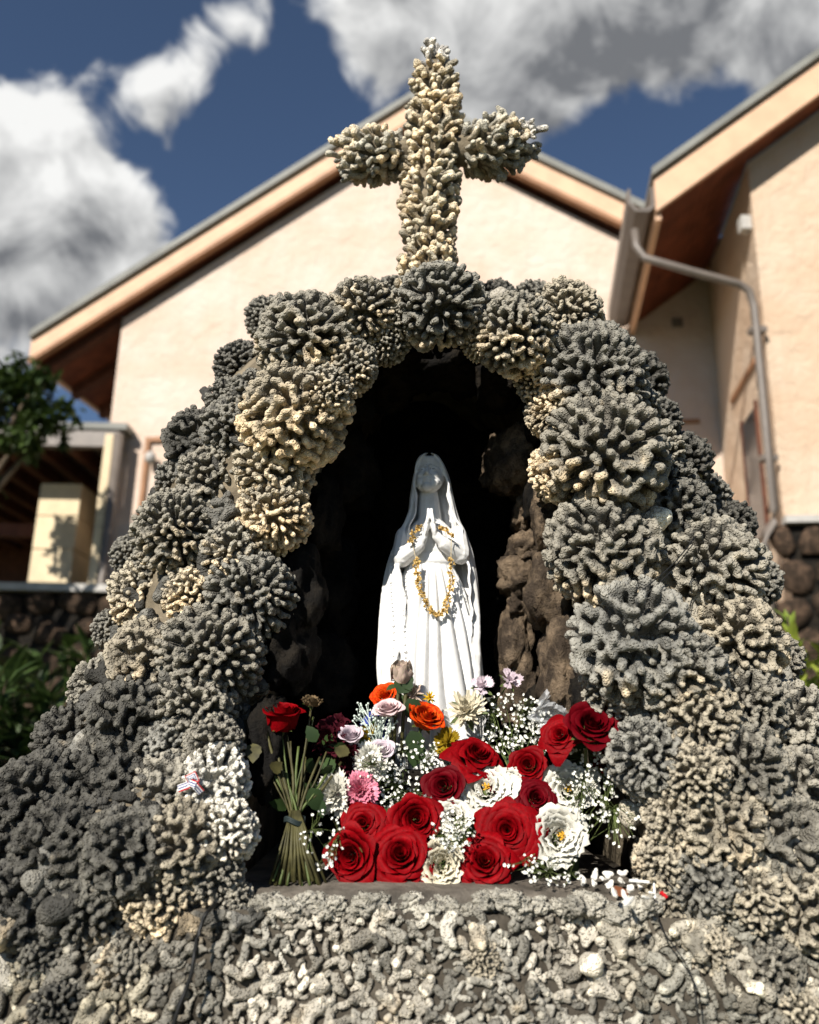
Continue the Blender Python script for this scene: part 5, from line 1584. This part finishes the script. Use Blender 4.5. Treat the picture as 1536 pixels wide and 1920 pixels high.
part_bloom('dried_head', 470, 1318, 22, Vector((-.3, -.3, 1)), 'wilt', 'brown', 1.60)

# ------------------------------------------------------------------ baby's breath
M_GYP = mat_simple('white_floret', (.80, .79, .72), .7, .12, 90)
M_GSTEM = mat_simple('thin_green_stem', (.10, .13, .04), .6, .3)
def spray(label, blobs, root_px, n, seed):
    r = random.Random(seed)
    b0 = at(root_px[0], root_px[1], root_px[2])
    root = empty('gypsophila_spray', b0); tag(root, label, 'flowers', "sprays of baby's breath")
    sm_, fm_ = MB(), MB()
    for (px, py, rx, ry, Y, wt) in blobs:
        hubs = []
        for _ in range(max(3, int(n * wt / 14))):
            a = r.uniform(0, 6.28); q = r.random() ** .5 * .75
            hubs.append(at(px + rx * q * math.cos(a), py + ry * q * math.sin(a), Y + .02 + r.uniform(0, .03)) - b0)
        for h_ in hubs: sm_.tube([Vector((0, 0, 0)) + rdir(r) * .01, h_ * .55 + rdir(r) * .015, h_], .0007, 3, False)
        for _ in range(int(n * wt)):
            a = r.uniform(0, 6.28); q = r.random() ** .45
            Yq = Y - .025 + .05 * r.random()
            c = at(px + rx * q * math.cos(a), py + ry * q * math.sin(a), Yq) - b0
            h_ = min(hubs, key=lambda t_: (t_ - c).length)
            sm_.tube([h_, (h_ + c) / 2 + rdir(r) * .004, c], .0005, 3, False)
            s = r.uniform(2.2, 3.6) * Yq / F
            z = ((CAM - c - b0).normalized() + rdir(r) * .9).normalized(); B3 = basis(z, r.uniform(0, 6.28))
            for k in range(6):
                w = k * 1.047 + r.uniform(-.2, .2); d = B3 @ Vector((math.cos(w), math.sin(w), .35)); sd = B3 @ Vector((-math.sin(w), math.cos(w), 0)); zc = B3 @ Vector((0, 0, .5))
                fm_.add([c, c + (d * .7 + sd * .55) * s, c + (d * 1.0 + zc * .5) * s, c + (d * .7 - sd * .55) * s], [(0, 1, 2), (0, 2, 3)])
            fm_.add([c + B3 @ Vector(v) * s * .55 for v in ((1, 0, .3), (-.5, .87, .3), (-.5, -.87, .3), (0, 0, 1.1), (0, 0, -.6))], [(0, 1, 3), (1, 2, 3), (2, 0, 3), (1, 0, 4), (2, 1, 4), (0, 2, 4)])
    sm_.build('stems', M_GSTEM, root); tag(fm_.build('florets', M_GYP, root), kind='stuff')
spray("baby's breath cloud above the left red roses", [(785, 1435, 76, 48, 1.60, .6), (730, 1478, 42, 45, 1.57, .25), (765, 1500, 50, 24, 1.545, .15)], (770, 1560, 1.54), 330, 1)
spray("sparse baby's breath between the tied stems and roses", [(605, 1575, 46, 58, 1.46, 1.0)], (650, 1600, 1.52), 62, 2)
spray("baby's breath cloud behind the upper right red roses", [(960, 1350, 80, 50, 1.65, .7), (935, 1385, 40, 30, 1.62, .15), (1010, 1395, 55, 25, 1.62, .15)], (960, 1440, 1.62), 300, 3)
spray("baby's breath over the white rose at right", [(1085, 1435, 55, 50, 1.545, .5), (1110, 1490, 50, 60, 1.50, .5)], (1060, 1540, 1.54), 210, 4)
spray("loose baby's breath straying over the right niche wall", [(1165, 1510, 40, 80, 1.47, 1.0)], (1090, 1590, 1.52), 75, 5)
spray("baby's breath around the small white rose in the middle", [(852, 1560, 46, 40, 1.44, .7), (965, 1500, 40, 30, 1.56, .2)], (860, 1600, 1.50), 130, 6)
spray("baby's breath along the bottom right of the bouquet", [(1040, 1632, 62, 30, 1.43, .8), (985, 1620, 40, 25, 1.44, .2)], (1000, 1620, 1.50), 70, 7)
spray("few baby's breath florets on the upper white carnation", [(700, 1440, 40, 30, 1.52, 1.0)], (720, 1480, 1.55), 36, 8)
# sea lavender: pale branching twigs
m = MB(); r = random.Random(4); b0 = at(712, 1405, 1.61)
for k in range(26):
    e = at(712 + r.uniform(-46, 30), 1345 + r.uniform(-18, 28), 1.595) - b0
    mid = e * .55 + rdir(r) * .006
    m.tube([(0, 0, 0), mid, e], .0008, 4)
    for j in range(3):
        e2 = e + rdir(r) * .012; m.tube([mid.lerp(e, .6), e2], .0006, 3); m.ellipsoid(e2, [(.0022, 0, 0), (0, .0022, 0), (0, 0, .0022)], 6, 4)
o = m.build('sea_lavender_sprig', mat_simple('pale_green_white', (.62, .70, .62), .7, .15)); o.location = b0
tag(o, 'pale branching sea lavender sprig before the blue flower', 'sprig')

# ------------------------------------------------------------------ odds and ends
# crumpled clear wrap behind the top right roses
t = NT('clear_plastic_film'); t.done((.8, .82, .84), .12, None, .6)
tp = t.new('ShaderNodeBsdfTransparent'); mx = t.new('ShaderNodeMixShader'); mx.inputs[0].default_value = .38
t.l.new(tp.outputs[0], mx.inputs[1]); t.l.new(t.b.outputs[0], mx.inputs[2]); t.l.new(mx.outputs[0], t.out.inputs[0])
V_ = []; Fs = []; n = 26
for j in range(n):
    for i in range(n):
        u, v = i / (n - 1), j / (n - 1)
        px = 1000 + 120 * u + 12 * math.sin(v * 9); py = 1372 - 92 * v * (.4 + .6 * math.sin(math.pi * min(1, u * 1.1 + .1)))
        q = Vector((u * 5, v * 5, 1)); nz = noise.noise(q) * .03 + noise.noise(q * 2.3) * .02 + abs(noise.noise(q * 4.5)) * .016
        V_.append(at(px, py, 1.60 + nz))
Fs = [(j * n + i, j * n + i + 1, (j + 1) * n + i + 1, (j + 1) * n + i) for j in range(n - 1) for i in range(n - 1)]
o = obj('plastic_wrap', mesh('plastic_wrap', V_, Fs, t.m)); tag(o, 'crumpled clear plastic wrap behind the top right red roses', 'wrap')
# bleached coral chips on the right end of the ledge
M_BLEACH = mat_simple('bleached_coral', (.78, .75, .68), .85, .2, 60, .004, 200)
chips = []
for me_ in [PIECES[i] for i in (3, 7, 11, 15, 4, 12)]:
    c_ = me_.copy(); c_.materials.clear(); c_.materials.append(M_BLEACH); chips.append(c_)
cr_ = random.Random(12)
for (px, py) in [(1096, 1650), (1112, 1656), (1130, 1648), (1146, 1660), (1162, 1652), (1150, 1676), (1172, 1682), (1186, 1668), (1168, 1640), (1190, 1650), (1206, 1684), (1140, 1638), (1118, 1640), (1200, 1664), (1180, 1692), (1222, 1676)]:
    d = ray(px, py); tt = (LEDGE_Z + .004 - CAM.z) / d.z; c = CAM + d * tt if d.z < -.01 else at(px, py, 1.42)
    c.y = min(c.y, 1.50); c = at(px, py, c.y)
    o = bpy.data.objects.new('coral_chip', cr_.choice(chips)); link(o); place(o, c, basis(rdir(cr_) + Vector((0, -.5, 1)), cr_.uniform(0, 6)), tuple(cr_.uniform(8, 13) * 1.42 / F * k for k in (1.05, cr_.uniform(.7, 1.0), cr_.uniform(.6, .9))))
    tag(o, 'small bleached white coral chip strewn on the right end of the ledge', 'coral chip', 'bleached chips on the ledge')
o = kid('dry_leaf', leafmesh(mat_simple('dry_brown_leaf', (.20, .07, .03), .7)), None); c = at(1150, 1676, 1.405); place(o, c, basis(Vector((.1, -.5, .85)), 1.9), .034); tag(o, 'dry brown leaf lying on the ledge beside white chips', 'leaf')
M_WHITE = mat_simple('white_plastic', (.8, .79, .76), .4, .05)
m = MB(); p0, p1 = at(1180, 1651, 1.40), at(1240, 1656, 1.40); m.tube([p0, p1], .0022, 6); m.tube([at(1226, 1630, 1.40), at(1228, 1692, 1.395)], .0022, 6)
o = m.build('white_stick_cross', M_WHITE); tag(o, 'thin white crossed sticks leaning at the right end of the ledge', 'sticks')
m = MB(); m.tube([at(1241, 1652, 1.40), at(1247, 1652, 1.40)], .004, 8); m.tube([at(1240, 1672, 1.395), at(1250, 1682, 1.395)], .004, 8)
o = m.build('plastic_bit', M_REDFL); tag(o, 'tiny red plastic bits beside the white sticks', 'plastic bits')
# striped ribbon bow on the left flank
t = NT('striped_ribbon'); sx = t.new('ShaderNodeSeparateXYZ'); t.l.new(t.new('ShaderNodeTexCoord').outputs['UV'], sx.inputs[0])
u_ = sx.outputs['X']
rp_ = t.new('ShaderNodeValToRGB'); rp_.color_ramp.interpolation = 'CONSTANT'
els = rp_.color_ramp.elements; els[0].position = 0; els[0].color = (.45, .02, .03, 1); els[1].position = .2; els[1].color = (.8, .78, .76, 1)
for ps, cl_ in ((.38, (.04, .06, .22, 1)), (.55, (.8, .78, .76, 1)), (.75, (.04, .06, .22, 1)), (.88, (.8, .78, .76, 1))):
    e = els.new(ps); e.color = cl_
t.l.new(u_, rp_.inputs[0]); M_RIB = t.done(rp_.outputs[0], .6)
def strip(pts, w, Y):
    V_ = []; uv = []
    P = [at(x, y, Y - z) for x, y, z in pts]
    for i, p in enumerate(P):
        tg = (P[min(i + 1, len(P) - 1)] - P[max(i - 1, 0)]).normalized(); s = tg.cross(Vector((0, -1, 0))).normalized()
        V_ += [p - s * w / 2, p + s * w / 2]
    Fs = [(2 * i, 2 * i + 1, 2 * i + 3, 2 * i + 2) for i in range(len(P) - 1)]
    me = mesh('tail', V_, Fs, M_RIB)
    ul = me.uv_layers.new(name='UVMap')
    for l in me.loops: ul.data[l.index].uv = (l.vertex_index % 2, (l.vertex_index // 2) / len(P))
    return me
hb = hit(358, 1470); Yr = hb[0].y - .075
rib = empty('ribbon_bow', at(358, 1470, Yr)); tag(rib, 'small striped ribbon bow caught on pale coral of the left flank', 'ribbon')
bpy.context.view_layer.update()
for pts, nm in (([(360, 1468, .006), (350, 1473, .008), (334, 1479, .0)], 'tail'), ([(362, 1468, .006), (368, 1475, .010), (378, 1486, .002)], 'tail'), ([(360, 1467, .006), (352, 1458, .014), (364, 1452, .012), (368, 1462, .008), (361, 1468, .006)], 'loop'), ([(354, 1466, .012), (367, 1471, .012)], 'knot')):
    o = obj(nm, strip(pts, .0115, Yr)); o.parent = rib; o.matrix_parent_inverse = rib.matrix_world.inverted()
# wires
M_WIRE = mat_simple('black_cable', (.012, .012, .012), .5, .1)
def wire(label, pts, rad, lift, name='black_wire'):
    P = []
    for q in catmull([(x, y, 0) for x, y in pts], len(pts) * 7):
        h_ = hit(q.x, q.y); Y = (h_[0].y if h_ else 1.5) - lift + .006 * noise.noise(Vector((q.x * .05, q.y * .05, 0)))
        P.append(at(q.x, q.y, Y))
    for _ in range(3): P = [P[0]] + [(P[i - 1] + P[i] * 2 + P[i + 1]) / 4 for i in range(1, len(P) - 1)] + [P[-1]]
    m = MB(); m.tube(P, rad, 6); o = m.build(name, M_WIRE, None, True); tag(o, label, 'cable')
wire('black cable hanging down the lower left base', [(412, 1690), (385, 1715), (368, 1770), (358, 1830), (335, 1890), (315, 1960)], .0034, .045)
wire('thin dark wire running along the right edge of the niche down to the ledge', [(1160, 1465), (1182, 1520), (1196, 1560), (1210, 1600), (1236, 1640), (1262, 1665)], .0012, .06)
wire('thin dark wire hanging over the base below the white sticks', [(1228, 1690), (1240, 1740), (1275, 1790), (1300, 1840), (1312, 1930)], .0013, .045)
wire('dark bent twig crossing the coral on the right shoulder', [(1305, 1005), (1265, 1055), (1225, 1090), (1190, 1118)], .0012, .12, 'dry_twig')
wire('second dark twig just beside the first on the right shoulder', [(1300, 1020), (1255, 1075), (1205, 1120)], .001, .12, 'dry_twig')
